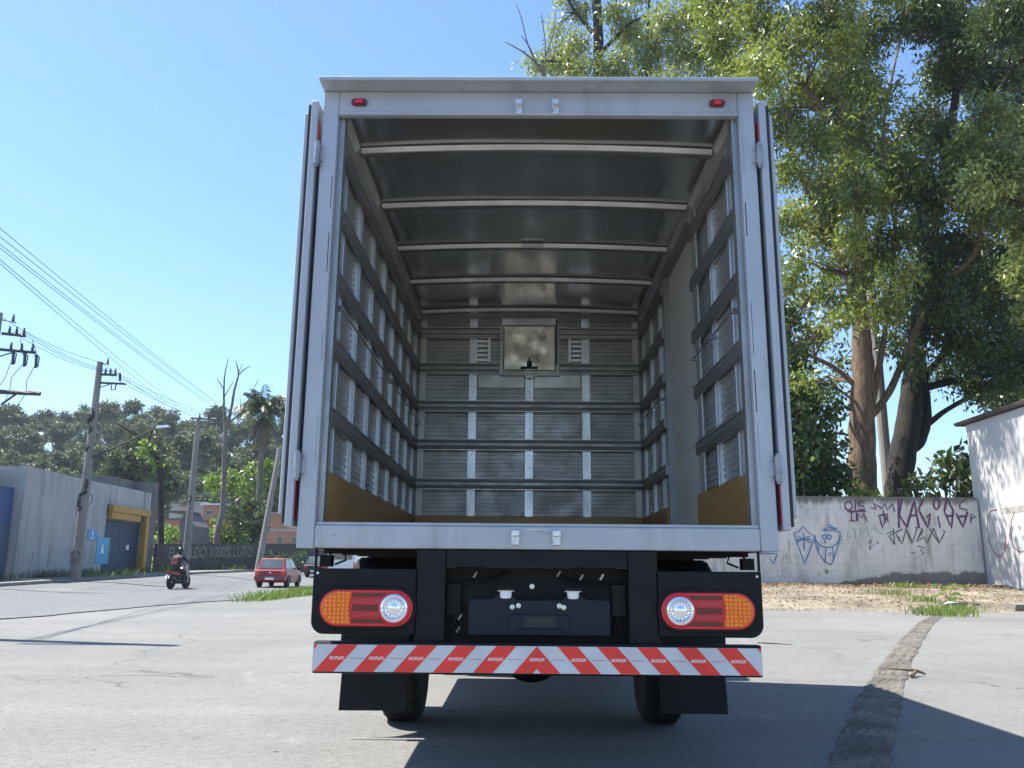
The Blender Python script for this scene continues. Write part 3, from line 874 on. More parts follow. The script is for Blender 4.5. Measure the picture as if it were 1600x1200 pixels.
# tail lamp panels
def tail_outline(w, h, r_, n=8):
    """outer lower corner rounded; u from inner edge (0) to outer edge (w)"""
    p = [(0, 0), (w - r_, 0)]
    p += [(w - r_ + r_ * math.sin(a), r_ - r_ * math.cos(a)) for a in np.linspace(0.2, math.pi / 2, n)]
    p += [(w, h), (0, h)]
    return p
for s in (-1, 1):
    x_in, x_out = 0.5202, 0.965
    pn = MB().prism(tail_outline(x_out - x_in, 0.274, 0.055), lambda u, v, k: (s * (x_in + u), (-0.004, 0.018)[k], 0.584 + v)).build('tail_panel', M['plastic'], truck, bevel=0.006, seg=2)
    MB().box(s * 0.955, s * 0.963, 0.0, 0.015, 0.8585, Z0 - 0.001).build('panel_strap', M['black'], pn)
    MB().prism([(0.0, 0.001), (0.375, 0.001), (0.375, 0.018), (0.0, 0.018)], lambda u, v, k: (s * (x_in + u), (0.018, 0.085)[k], 0.584 + v)).build('panel_return', M['plastic'], pn)
    for xb_ in (0.72, 0.945):
        MB().lathe([(0.006, 0), (0.006, 0.004), (0.003, 0.006)], lambda a, b, h: (s * xb_ + a, -0.0045 - h, 0.838 + b), 10).build('panel_bolt', M['zinc'] if xb_ > 0.9 else M['seal'], pn)
    cxl, czl = s * 0.727, 0.694
    LW, LH = 0.398, 0.150
    MB().prism(stadium(LW + 0.030, LH + 0.030, 14), lambda u, v, k: (cxl + u, (-0.014, -0.0045)[k], czl + v)).build('lamp_surround', M['plastic'], pn, bevel=0.005, seg=2)
    lamp = MB().prism(stadium(LW, LH, 16), lambda u, v, k: (cxl + u, (-0.024, -0.0145)[k], czl + v)).build('tail_lamp', M['lamp_red'], truck, bevel=0.004, seg=2)
    # amber turn signal at the outer end
    r_ = LH / 2 - 0.008; c = LW / 2 - LH / 2
    out = [(c - 0.062, -r_), ] + [(c + r_ * math.cos(a), r_ * math.sin(a)) for a in np.linspace(-math.pi / 2, math.pi / 2, 18)] + [(c - 0.062, r_), (c - 0.050, 0.0)]
    am = MB().prism(out, lambda u, v, k: (cxl + s * u, (-0.031, -0.0245)[k], czl + v)).build('turn_signal', M['amber'], lamp, bevel=0.003, seg=2)
    mb = MB()
    for i in range(7):
        for j in range(8):
            u = c - 0.046 + i * 0.0185; v = -r_ + 0.010 + j * 0.0172
            if u > c and math.hypot(u - c, v) > r_ - 0.008: continue
            mb.ball((cxl + s * u, -0.031, czl + v), 0.0066, 0.005, 0.0066, 8, 6)
    mb.build('reflector_beads', M['amber_hi'], am, smooth=True)
    # red light bars
    xi0, xi1 = -0.155, c - 0.064
    for k, (z0, z1, mm) in enumerate(((-0.063, -0.045, 'lamp_deep'), (-0.040, -0.016, 'lamp_pink'), (-0.012, 0.012, 'lamp_deep'), (0.016, 0.040, 'lamp_pink'), (0.045, 0.063, 'lamp_deep'))):
        MB().box(cxl + s * xi0, cxl + s * xi1, -0.0285 if mm == 'lamp_pink' else -0.0262, -0.0245, czl + z0, czl + z1).build('light_bar', M[mm], lamp, bevel=0.002)
    # round reversing lamp at the inner end
    cr = -(LW / 2 - LH / 2)
    fnl = lambda a, b, h: (cxl + s * (cr + 0.004) + a, -0.0245 - h, czl + b)
    MB().lathe([(0.0685, 0), (0.0685, 0.006), (0.059, 0.010), (0.059, 0.0)], fnl, 36).build('reverse_ring', M['lamp_red'], lamp, smooth=True)
    rv = smooth_angle(MB().lathe([(0.0575, 0.0), (0.0575, 0.011), (0.050, 0.013), (0.044, 0.008), (0.038, 0.012), (0.028, 0.009), (0.020, 0.013), (0.001, 0.015)], fnl, 36).build('reverse_lamp', M['chrome'], lamp), 50)
    mb = MB()
    for k in range(22):
        w = 2 * math.pi * k / 22
        mb.ball((cxl + s * (cr + 0.004) + 0.047 * math.cos(w), -0.0365, czl + 0.047 * math.sin(w)), 0.0045, 0.003, 0.0045, 6, 4)
    for k in range(12):
        w = 2 * math.pi * k / 12
        mb.ball((cxl + s * (cr + 0.004) + 0.031 * math.cos(w), -0.0365, czl + 0.031 * math.sin(w)), 0.005, 0.003, 0.005, 6, 4)
    mb.build('reverse_facets', M['milk'], lamp, smooth=True)
# number plate bracket
o_ = [(-0.30, 0.0), (0.30, 0.0), (0.305, 0.012), (0.305, 0.142), (0.296, 0.150), (0.205, 0.152), (0.185, 0.168), (0.115, 0.168), (0.098, 0.148), (-0.098, 0.148), (-0.115, 0.168), (-0.185, 0.168), (-0.205, 0.152), (-0.296, 0.150), (-0.305, 0.142), (-0.305, 0.012)]
pb = MB().prism(o_, lambda u, v, k: (u + 0.012, (0.030, 0.042)[k], 0.583 + v)).build('plate_bracket', M['navy'], truck, bevel=0.004, seg=2)
MB().prism([(-0.125, 0.012), (-0.105, 0.012), (-0.10, 0.028), (0.10, 0.028), (0.105, 0.012), (0.125, 0.012), (0.13, 0.02), (0.13, 0.088), (-0.13, 0.088), (-0.13, 0.02)],
           lambda u, v, k: (u + 0.012, (0.022, 0.0295)[k], 0.583 + v)).build('bracket_rib', M['navy'], pb, bevel=0.003, seg=2)
box_part('bracket_slot', M['seal'], pb, -0.052, 0.082, 0.0195, 0.0215, 0.583 + 0.036, 0.583 + 0.078)
for x in (-0.145, 0.145):
    pl = MB().lathe([(0.036, 0), (0.036, 0.004), (0.026, 0.0045), (0.025, 0.024), (0.022, 0.032), (0.010, 0.035)], lambda a, b, h: (x + 0.012 + a, 0.016 + b * 0.7, 0.583 + 0.188 - h), 18).build('plate_lamp', M['milk'], pb, smooth=False)
    MB().lathe([(0.042, 0), (0.042, 0.012)], lambda a, b, h: (x + 0.012 + a, 0.016 + b * 0.7, 0.583 + 0.1885 + h), 16).build('lamp_cap', M['plastic'], pb)
for (x, z) in ((-0.115, 0.118), (-0.088, 0.124), (0.088, 0.124), (0.107, 0.118), (-0.03, 0.205)):
    MB().lathe([(0.0105, 0), (0.0105, 0.004), (0.006, 0.0045), (0.006, 0.010), (0.003, 0.012)], lambda a, b, h: (x + 0.010 + a, 0.0295 - h, 0.583 + z + b), 12).build('bolt', M['zinc'], pb)
# chassis, axle, wheels
MB().box(-0.47, 0.47, 0.135, 0.150, 0.47, 0.8675).build('added_dark_plate', M['plastic'], truck)  # added dark plate, blocks the bright view through beneath the truck
MB().box(-0.394, 0.394, 0.125, 0.1345, 0.70, 0.76).build('added_plate_rib', M['black'], truck)
for (x0_, z0_, x1_, z1_) in ((-0.33, 0.80, -0.12, 0.845), (0.10, 0.83, 0.33, 0.80), (-0.36, 0.62, -0.33, 0.72), (0.335, 0.60, 0.37, 0.70)):
    MB().tube([(x0_, 0.11, z0_), ((x0_ + x1_) / 2, 0.10, (z0_ + z1_) / 2 - 0.012), (x1_, 0.115, z1_)], 0.008, 7).build('brake_pipe', M['black'], truck)
for (x_, z_) in ((-0.27, 0.835), (-0.335, 0.655), (-0.34, 0.60), (0.20, 0.827), (0.29, 0.83), (0.10, 0.842)):
    MB().tube([(x_ - 0.008, 0.105, z_ - 0.012), (x_ + 0.006, 0.103, z_ + 0.012)], 0.006, 7).build('pipe_fitting', M['zinc'] if z_ < 0.7 or x_ > 0.25 else M['slat'], truck)
for s in (-1, 1):
    ch = MB()
    ch.box(s * 0.33, s * 0.39, 0.09, 4.9, 0.66, 0.80)
    ch.build('chassis_rail', M['black'], truck, bevel=0.004)
    MB().box(s * 0.35, s * 0.37, 0.3, BL - 0.05, 0.801, 0.9245).build('sub_frame_rail', M['black'], truck)
for y in (0.14, 0.9, 2.2, 3.2):
    MB().box(-0.329, 0.329, y, y + 0.06, 0.67, 0.79).build('chassis_cross_tube', M['black'], truck)
mb = MB(); mb.tube([(-0.62, 1.5, 0.33), (-0.2, 1.5, 0.33)], 0.05, 12); mb.tube([(0.2, 1.5, 0.33), (0.62, 1.5, 0.33)], 0.05, 12); mb.ball((0.0, 1.5, 0.34), 0.17, 0.17, 0.13, 16, 10)
mb.build('rear_axle', M['black'], truck, smooth=True)
mb = MB(); mb.tube([(0.1, 1.7, 0.36), (0.05, 3.6, 0.55)], 0.04, 10); mb.build('drive_shaft', M['black'], truck)
for s in (-1, 1):
    sp = MB()
    for k in range(4):
        L = 0.62 - 0.11 * k
        sp.tube([(s * 0.46, 1.5 - L, 0.50 - 0.012 * k), (s * 0.46, 1.5, 0.42 - 0.014 * k), (s * 0.46, 1.5 + L, 0.50 - 0.012 * k)], 0.008, 4)
    sp.build('leaf_spring', M['black'], truck)
    mb = MB(); mb.tube([(s * 0.28, 1.35, 0.36), (s * 0.33, 1.0, 0.72)], 0.03, 10); mb.build('shock_absorber', M['black'], truck)
mb = MB(); mb.tube([(-0.20, 0.45, 0.60), (-0.20, 1.05, 0.60)], [0.09, 0.09], 14); mb.build('muffler', make_metal('exhaust_steel', (0.30, 0.29, 0.27), 0.5, 0.8, 0.3), truck)
mb = MB(); mb.tube([(0.15, 0.42, 0.79), (0.20, 0.35, 0.77), (0.31, 0.3, 0.78)], 0.012, 8); mb.build('brake_hose', M['zinc'], truck)
mb = MB(); mb.tube([(-0.25, 0.35, 0.84), (-0.24, 0.33, 0.80), (-0.28, 0.32, 0.76)], 0.009, 8); mb.build('cable_clip', M['milk'], truck)
TYR = 0.335
def make_wheel(x, y):
    s = 1 if x > 0 else -1
    fn = lambda a, b, h: (x + h, y + a, TYR + b)
    hw = 0.108
    w_ = MB().lathe([(0.200, -hw + 0.01), (0.235, -hw - 0.004), (0.29, -hw - 0.006), (0.318, -hw + 0.010), (TYR - 0.004, -hw + 0.035), (TYR, -0.03), (TYR, 0.03), (TYR - 0.004, hw - 0.035), (0.318, hw - 0.010), (0.29, hw + 0.006), (0.235, hw + 0.004), (0.200, hw - 0.01)], fn, 40).build('wheel', M['rubber'], truck, smooth=True)
    mb_ = MB()
    for dx in (-0.062, -0.022, 0.022, 0.062):
        for k in range(44):
            w0 = 2 * math.pi * (k + (0.5 if dx > 0 else 0)) / 44; w1 = w0 + 0.11
            rr0, rr1 = TYR - 0.008, TYR + 0.004
            q = []
            for rr in (rr0, rr1):
                for (ww, d) in ((w0, -0.017), (w0, 0.017), (w1, 0.017), (w1, -0.017)):
                    q.append(fn(rr * math.cos(ww), rr * math.sin(ww), dx + d))
            mb_.hexa(q[:4], q[4:])
    mb_.build('tread', M['rubber'], w_)
    MB().lathe([(0.198, 0), (0.198, 0.02), (0.16, 0.05), (0.08, 0.03), (0.06, 0.08), (0.01, 0.085)], lambda a, b, h: (x + s * (0.02 + h), y + a, TYR + b), 20).build('rim', M['stud'], w_)
    return w_
for y in (1.5, 3.98):
    for s in (-1, 1): make_wheel(s * 0.745, y)
for s in (-1, 1):
    # mudguard arch over the rear wheel, and the flap hanging behind it
    mb = MB(); n = 12
    for k in range(n):
        a0, a1 = math.pi * (0.02 + 0.96 * k / n), math.pi * (0.02 + 0.96 * (k + 1) / n)
        q = []
        for rr in (0.455, 0.462):
            for a_, xx in ((a0, 0.60), (a0, 1.035), (a1, 1.035), (a1, 0.60)):
                q.append((s * xx, 1.5 - rr * math.cos(a_) * 1.12, 0.36 + rr * math.sin(a_) * 1.22))
        mb.hexa(q[:4], q[4:])
    mb.build('mudguard', M['plastic'], truck, smooth=False)
    fx0, fx1 = 0.662, 1.008
    MB().hexa([(s * fx0, 0.905, 0.138), (s * fx1, 0.895, 0.138), (s * fx1, 0.905, 0.138), (s * fx0, 0.915, 0.138)],
              [(s * fx0, 0.955, 0.66), (s * (fx1 - 0.01), 0.945, 0.66), (s * (fx1 - 0.01), 0.955, 0.66), (s * fx0, 0.965, 0.66)]).build('mud_flap', M['plastic'], truck)
    MB().box(s * 0.52, s * 0.985, 0.93, 0.98, 0.661, 0.70).build('flap_bracket', M['black'], truck)
    # wiring box on the outer corner under the floor
    mb = MB(); mb.box(s * 0.905, s * 0.955, 0.06, 0.12, 0.865, 0.915); mb.tube([(s * 0.92, 0.08, 0.915), (s * 0.90, 0.09, 0.935), (s * 0.86, 0.12, 0.925), (s * 0.855, 0.14, 0.895), (s * 0.90, 0.12, 0.875)], 0.005, 6)
    mb.build('wiring_junction', M['plastic'], truck)
# fuel tank and battery box under the box
MB().box(0.45, 0.80, 2.15, 2.85, 0.42, 0.68).build('fuel_tank', M['black'], truck, bevel=0.03, seg=2)
# cab ahead of the box
cb = [(3.62, 0.55), (3.62, 1.90), (3.75, 1.985), (4.35, 1.99), (4.62, 1.90), (5.00, 1.22), (5.14, 1.02), (5.16, 0.48), (4.45, 0.48), (4.38, 0.70), (4.22, 0.80), (3.82, 0.80), (3.66, 0.70)]
cabo = MB().prism(cb, lambda u, v, k: ((-0.86, 0.86)[k] * (1 - 0.06 * max(0, (v - 1.2) / 0.8)), u, v)).build('cab', M['cab'], truck, bevel=0.03, seg=2)
for s in (-1, 1):
    MB().prism([(3.80, 1.28), (3.80, 1.80), (4.42, 1.82), (4.80, 1.28)], lambda u, v, k: (s * ((0.852, 0.864)[k] * (1 - 0.06 * max(0, (v - 1.2) / 0.8)) + 0.002), u, v)).build('side_window', M['glass'], cabo)
    mi = MB(); mi.box(s * 0.98, s * 1.12, 4.72, 4.78, 1.38, 1.66); mi.tube([(s * 0.86, 4.70, 1.30), (s * 1.0, 4.75, 1.42)], 0.012, 8); mi.tube([(s * 0.82, 4.62, 1.75), (s * 1.0, 4.75, 1.64)], 0.012, 8)
    mi.build('door_mirror', M['plastic'], cabo, bevel=0.01)
    MB().box(s * 0.872, s * 0.884, 3.86, 3.98, 1.14, 1.17).build('door_handle', M['plastic'], cabo)
    MB().box(s * 0.55, s * 0.82, 5.15, 5.175, 0.78, 0.94).build('headlight', M['milk'], cabo, bevel=0.01)
MB().hexa([(-0.74, 5.001, 1.27), (0.74, 5.001, 1.27), (0.74, 4.98, 1.26), (-0.74, 4.98, 1.26)], [(-0.68, 4.66, 1.88), (0.68, 4.66, 1.88), (0.68, 4.63, 1.87), (-0.68, 4.63, 1.87)]).build('windscreen', M['glass'], cabo)
MB().box(-0.85, 0.85, 5.10, 5.22, 0.36, 0.56).build('front_bumper', M['plastic'], cabo, bevel=0.02)

# ================================================================== right side: graffiti wall, house
gwall = thing('graffiti_wall', 'dirty whitewashed block wall with blue and purple graffiti behind the truck', 'wall', (9.0, WALL_Y, 0.0))
WX0, WX1, WZ0, WZ1 = -4.0, 13.95, 0.30, 3.08
MB().box(WX0, WX1 - 0.01, WALL_Y + 0.014, WALL_Y + 0.15, WZ0 - 0.2, WZ1 - 0.02).build('wall_core', M['mortar'], gwall, world=True)
bw, bh = 0.405, 0.2015
blk_me = None
nrow = int(round((WZ1 - WZ0) / bh))
far_blocks = MB()
for r_ in range(nrow):
    z = WZ0 + r_ * bh
    x = WX0 + (0.2 if r_ % 2 else 0.0)
    while x < WX1 - 0.05:
        w = min(bw, WX1 - 0.012 - x)
        d = random.uniform(0, 0.004)
        j = random.choice((0.0015, 0.0025, 0.0045))
        if x > 6.0 and w > bw - 0.01:
            if blk_me is None:
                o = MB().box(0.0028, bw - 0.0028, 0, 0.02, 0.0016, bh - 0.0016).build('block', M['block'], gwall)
                blk_me = o.data
            else:
                o = bpy.data.objects.new('block', blk_me); COL.objects.link(o); o.parent = gwall
            o.location = (x - 9.0, -d, z)
        else:
            far_blocks.box(x + j, x + w - j, WALL_Y - d, WALL_Y + 0.02, z + 0.002, z + bh - 0.002)
        x += bw
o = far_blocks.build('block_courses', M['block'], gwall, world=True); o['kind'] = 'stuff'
mb = MB()
xs = np.arange(WX0, WX1 - 0.1, 0.35)
for i in range(len(xs) - 1):
    za, zb = WZ1 + 0.03 * math.sin(xs[i] * 2.3), WZ1 + 0.03 * math.sin(xs[i + 1] * 2.3)
    mb.hexa([(xs[i], WALL_Y - 0.012, WZ1 - 0.03), (xs[i + 1], WALL_Y - 0.012, WZ1 - 0.03), (xs[i + 1], WALL_Y + 0.16, WZ1 - 0.03), (xs[i], WALL_Y + 0.16, WZ1 - 0.03)],
            [(xs[i], WALL_Y - 0.008, za), (xs[i + 1], WALL_Y - 0.008, zb), (xs[i + 1], WALL_Y + 0.155, zb), (xs[i], WALL_Y + 0.155, za)])
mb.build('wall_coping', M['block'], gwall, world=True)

def ribbon(paths, wid, place, nrm, name, m_, par):
    """spray-paint strokes lying on a wall: paths in crop pixels, place(cx, cy) -> world"""
    mb_ = MB(); k = 0
    for p in paths:
        q = [Vector(place(*c)) for c in p]
        fine = []
        for i in range(len(q) - 1):
            n_ = max(1, int((q[i + 1] - q[i]).length / 0.12))
            for t in range(n_): fine.append(q[i].lerp(q[i + 1], t / n_))
        fine.append(q[-1])
        lift = Vector(nrm) * (0.0006 * (k % 9)); k += 1
        L_, R_ = [], []
        for i, c in enumerate(fine):
            t = (fine[min(i + 1, len(fine) - 1)] - fine[max(i - 1, 0)]).normalized()
            sd = t.cross(Vector(nrm)).normalized() * wid * random.uniform(0.40, 0.60)
            L_.append(c + sd + lift); R_.append(c - sd + lift)
        n_ = len(fine)
        mb_.add(L_ + R_, [(i, i + 1, n_ + i + 1, n_ + i) for i in range(n_ - 1)])
    return mb_.build(name, m_, par, world=True)
def ell(cx, cy, rx, ry, a0=0, a1=360, n=14):
    return [(cx + rx * math.cos(R(a0 + (a1 - a0) * i / n)), cy + ry * math.sin(R(a0 + (a1 - a0) * i / n))) for i in range(n + 1)]
gp = lambda cx, cy: at(1200 + cx / 4.444, 760 + cy / 4.444, WALL_Y - 0.016)
ribbon([[(180, 325), (215, 315), (245, 275), (275, 315), (325, 345), (255, 540), (180, 325)], [(248, 320), (252, 440)], [(205, 345), (295, 390)], [(205, 385), (290, 345)], [(200, 368), (300, 368)],
        [(325, 345), (335, 380), (370, 415), (420, 425), (465, 410), (495, 380), (503, 320), (450, 305), (380, 305)], [(380, 305), (415, 285), (478, 298)], [(415, 262), (440, 280), (480, 298)],
        [(325, 375), (350, 460), (395, 525), (440, 545), (465, 480), (500, 370)], [(350, 405), (350, 460)], [(405, 425), (395, 525)], [(450, 420), (455, 510)],
        ell(393, 350, 14, 16), ell(424, 352, 14, 16), [(400, 375), (390, 385), (408, 395)], [(415, 465), (440, 460), (425, 485)],
        [(-60, 470), (65, 465), (40, 540), (10, 495)]], 0.030, gp, (0, -1, 0), 'blue_graffiti', M['gr_blue'], gwall)
ribbon([ell(560, 135, 25, 30), [(605, 95), (605, 165)], [(670, 105), (640, 110), (630, 130), (665, 140), (670, 160), (630, 165)], [(550, 172), (680, 172)], [(580, 180), (580, 240)], [(565, 180), (600, 180)], [(565, 240), (605, 240)], [(615, 180), (615, 240)],
        [(620, 240), (625, 190), (650, 220), (665, 185), (685, 245)], [(715, 145), (750, 160), (735, 115), (790, 155), (815, 120), (830, 165), (865, 120), (880, 175)], [(765, 205), (830, 190), (795, 290), (775, 215)], [(800, 165), (815, 250)], [(820, 200), (835, 245)],
        [(1180, 205), (1195, 290)], [(1375, 90), (1335, 115), (1330, 150), (1385, 165)], [(1410, 255), (1408, 190), (1440, 210), (1410, 225)]], 0.040, gp, (0, -1, 0), 'purple_graffiti', M['gr_purple'], gwall)
ribbon([[(905, 80), (910, 290)], [(930, 85), (912, 200), (965, 285)], [(965, 285), (1015, 95), (1050, 290)], [(985, 205), (1030, 200)], [(1080, 90), (1045, 160), (1110, 285), (1130, 190), (1100, 215)], ell(1170, 120, 20, 38),
        [(1240, 85), (1225, 175), (1275, 290), (1285, 165), (1245, 85)], [(1235, 205), (1280, 205)], [(1305, 185), (1355, 285), (1385, 175)], [(1320, 210), (1375, 205)]], 0.055, gp, (0, -1, 0), 'bold_purple_graffiti', M['gr_purple'], gwall)
ribbon([[(870, 290), (880, 405)], [(825, 330), (870, 310)], [(935, 295), (840, 345), (880, 405)], [(890, 330), (930, 400), (960, 300), (1005, 390), (1035, 290)], [(955, 290), (1000, 395)], [(1020, 280), (1075, 295), (1030, 385), (1085, 350), (1105, 395), (1150, 290)],
        [(1120, 290), (1190, 395), (1230, 310), (1205, 310)], [(1150, 290), (1190, 395)], [(1035, 415), (1085, 425), (1060, 445), (1085, 460), (1065, 478)], [(1005, 460), (1022, 464)], [(900, 345), (915, 360), (905, 380)]], 0.026, gp, (0, -1, 0), 'black_graffiti', M['gr_black'], gwall)
ribbon([[(145, 360), (150, 540)], [(90, 520), (135, 460), (130, 510)], [(560, 300), (545, 380), (580, 340)], [(600, 290), (610, 360)], [(640, 280), (640, 350), (690, 280), (700, 340)], [(720, 300), (740, 270), (760, 320), (800, 330)], [(500, 330), (520, 390)]], 0.018, gp, (0, -1, 0), 'faded_graffiti', M['mortar'], gwall)

# white house at the far right: its lit side wall runs towards the camera
HX = 14.0
house = thing('white_house', 'white rendered house side wall with red spray loops under a dark roof slab', 'house', (HX, 24.0, 0.0))
MB().box(HX, HX + 7, 8.0, WALL_Y + 0.3, -0.2, 5.40).build('wall', M['house'], house, world=True)
mb = MB()
mb.hexa([(HX - 0.14, 8, 5.50), (HX + 7.3, 8, 5.405), (HX + 7.3, 26.7, 5.405), (HX - 0.14, 26.7, 5.42)], [(HX - 0.14, 8, 5.60), (HX + 7.3, 8, 5.80), (HX + 7.3, 26.6, 5.80), (HX - 0.18, 26.75, 5.53)])
mb.build('roof', M['roof_slab'], house, world=True, bevel=0.02)
hp = lambda cx, cy: at_x(1180 + cx / 3.81, 560 + cy / 3.81, HX - 0.004)
ribbon([[(1440, 900), (1400, 910), (1382, 960), (1380, 1020), (1392, 1090), (1420, 1150), (1450, 1180), (1475, 1165), (1490, 1110), (1490, 1060)], ell(1580, 1020, 60, 135), [(1495, 1130), (1505, 1100)]], 0.032, hp, (-1, 0, 0), 'red_graffiti', M['gr_red'], house)
MB().box(HX - 0.006, HX + 0.001, 23.5, 24.9, 2.55, 2.72).build('wall_scar', M['mortar'], house, world=True)

# kerb slab and weeds on the right verge
ks = MB()
for i in range(9):
    x = 11.3 + i * 1.0
    ks.hexa([(x, 20.0, 0.02), (x + 0.98, 20.0, 0.02), (x + 0.98, 20.35, 0.02), (x, 20.35, 0.02)], [(x + .02, 19.98 + random.uniform(-.02, .02), 0.17), (x + 0.96, 19.98, 0.17 + random.uniform(-.02, .02)), (x + 0.97, 20.35, 0.2), (x + .01, 20.35, 0.2)])
o = ks.build('kerb', M['sidewalk']); struct(o)

# ================================================================== foliage tools
def mesh_from_np(name, V, Fq, m_, parent=None, tint=None, off=(0, 0, 0)):
    V = np.asarray(V, dtype=np.float32) - np.asarray(off, dtype=np.float32)
    Fq = np.asarray(Fq, dtype=np.int32)
    me = bpy.data.meshes.new(name)
    nf = len(Fq); k = Fq.shape[1]
    me.vertices.add(len(V)); me.vertices.foreach_set('co', V.ravel())
    me.loops.add(nf * k); me.loops.foreach_set('vertex_index', Fq.ravel())
    me.polygons.add(nf); me.polygons.foreach_set('loop_start', np.arange(nf, dtype=np.int32) * k)
    me.polygons.foreach_set('loop_total', np.full(nf, k, dtype=np.int32))
    me.update(calc_edges=True)
    if tint is not None:
        a = me.attributes.new('tint', 'FLOAT', 'POINT'); a.data.foreach_set('value', np.asarray(tint, dtype=np.float32))
    me.materials.append(m_)
    o = bpy.data.objects.new(name, me); COL.objects.link(o); o.parent = parent
    return o
def unit(a): return a / np.maximum(np.linalg.norm(a, axis=1, keepdims=True), 1e-9)
def leaf_arrays(P, L, W, droop=0.6, tint=None):
    n = len(P)
    ax = unit(rng.normal(size=(n, 3)) + np.array([0, 0, -droop * 1.6]))
    sd = unit(np.cross(ax, rng.normal(size=(n, 3))))
    nr = np.cross(ax, sd)
    l = L * rng.uniform(0.6, 1.3, (n, 1)); w = W * rng.uniform(0.6, 1.3, (n, 1))
    V = np.empty((n, 4, 3))
    V[:, 0] = P; V[:, 1] = P + ax * l * 0.45 + sd * w * 0.5 + nr * w * 0.15
    V[:, 2] = P + ax * l; V[:, 3] = P + ax * l * 0.45 - sd * w * 0.5 + nr * w * 0.15
    if tint is None: tint = rng.uniform(0, 1, n)
    return V.reshape(-1, 3), np.arange(n * 4).reshape(n, 4), np.repeat(tint, 4)
def cloud_points(clusters, per_m2=22, twig=0.30, leaves=26, flat=1.0):
    """clusters: (centre, radius); twigs are spread through each cluster, more near its skin; leaves around each twig"""
    out = []; tn = []
    for c, r_ in clusters:
        nt = max(3, int(per_m2 * r_ * r_))
        d = unit(rng.normal(size=(nt, 3))); rad = r_ * rng.uniform(0.25, 1.0, (nt, 1)) ** 0.6
        lump = 1 + 0.25 * np.sin(d[:, :1] * 5 + d[:, 1:2] * 4 + c[0]) + 0.2 * np.sin(d[:, 2:] * 7 + c[1])
        tw = np.array(c) + d * rad * lump * np.array([1, 1, flat])
        base = rng.uniform(0.15, 0.8)
        for t in tw:
            m = max(4, int(leaves * rng.uniform(0.5, 1.4)))
            q = t + rng.normal(size=(m, 3)) * twig * np.array([1, 1, 0.9]) + np.array([0, 0, -0.35 * twig])
            out.append(q)
            tn.append(np.clip(base + rng.normal(0, 0.13) + rng.normal(0, 0.16, m), 0, 1))
    return np.concatenate(out), np.concatenate(tn)
def px_clusters(lst, Y, dy=1.0):
    res = []
    for it in lst:
        px, py, rp = it[:3]
        yy = Y + (it[3] if len(it) > 3 else random.uniform(-dy * 1.35, dy * 0.8))
        res.append((tuple(at(px, py, yy)), rp * yy / F_PX * random.uniform(0.72, 0.98)))
    return res
def limb(mb_, pp, Y, n=9, wob=0.0):
    """pp: (px, py, half width in px[, depth offset])"""
    P_ = []; r_ = []
    for it in pp:
        yy = Y + (it[3] if len(it) > 3 else 0)
        P_.append(at(it[0], it[1], yy)); r_.append(it[2] * yy / F_PX)
    # smooth subdivision with a little irregularity
    Q = []; S = []
    for i in range(len(P_) - 1):
        p0 = P_[max(i - 1, 0)]; p1 = P_[i]; p2 = P_[i + 1]; p3 = P_[min(i + 2, len(P_) - 1)]
        for k in range(5):
            t = k / 5
            q = 0.5 * ((2 * p1) + (p2 - p0) * t + (2 * p0 - 5 * p1 + 4 * p2 - p3) * t * t + (3 * p1 - p0 - 3 * p2 + p3) * t ** 3)
            Q.append(q + Vector((random.gauss(0, 1), random.gauss(0, 1), 0)) * wob * r_[i]); S.append((r_[i] + (r_[i + 1] - r_[i]) * t) * random.uniform(0.94, 1.07))
    Q.append(P_[-1]); S.append(r_[-1])
    mb_.tube(Q, S, n)
    return Q
def twigs_between(mb_, starts, clusters, r0=0.035, n=2):
    for c, r_ in clusters:
        c = Vector(c)
        s0 = min(starts, key=lambda q: (q - c).length + max(0, (q.z - c.z)) * 0.6)
        for k in range(n):
            e = c + Vector((random.gauss(0, .35), random.gauss(0, .35), random.gauss(0, .35))) * r_
            m1 = s0.lerp(e, 0.4) + Vector((random.gauss(0, .2), random.gauss(0, .2), random.uniform(0, .5)))
            mb_.tube([s0, m1, s0.lerp(e, 0.75) + Vector((0, 0, .15)), e], [r0 * 1.4, r0, r0 * 0.6, r0 * 0.25], 5, caps=False)

def big_tree(name, label, Y, base_px, trunk_paths, clusters, leaf_m, bark_m, L=0.19, W=0.065, per=24, twig=0.28, leaves=26, dy=1.4, group=None, nt=2, cat='tree'):
    b = at(base_px[0], base_px[1], Y); 
    root = thing(name, label, cat, (b.x, b.y, base_px[2] if len(base_px) > 2 else 0.3), group)
    tm_ = MB(); starts = []
    for i, p in enumerate(trunk_paths):
        starts += limb(tm_, p, Y, 12 if i == 0 else 8, 0.06)
    cl_ = px_clusters(clusters, Y, dy)
    twigs_between(tm_, starts, cl_, n=nt)
    o1 = tm_.build('trunk', bark_m, root, world=True, smooth=True)
    P, tn = cloud_points(cl_, per, twig, leaves)
    V, Fq, tt = leaf_arrays(P, L, W, 0.6, tn)
    mesh_from_np('crown', V, Fq, leaf_m, root, tt, root.location)
    return root

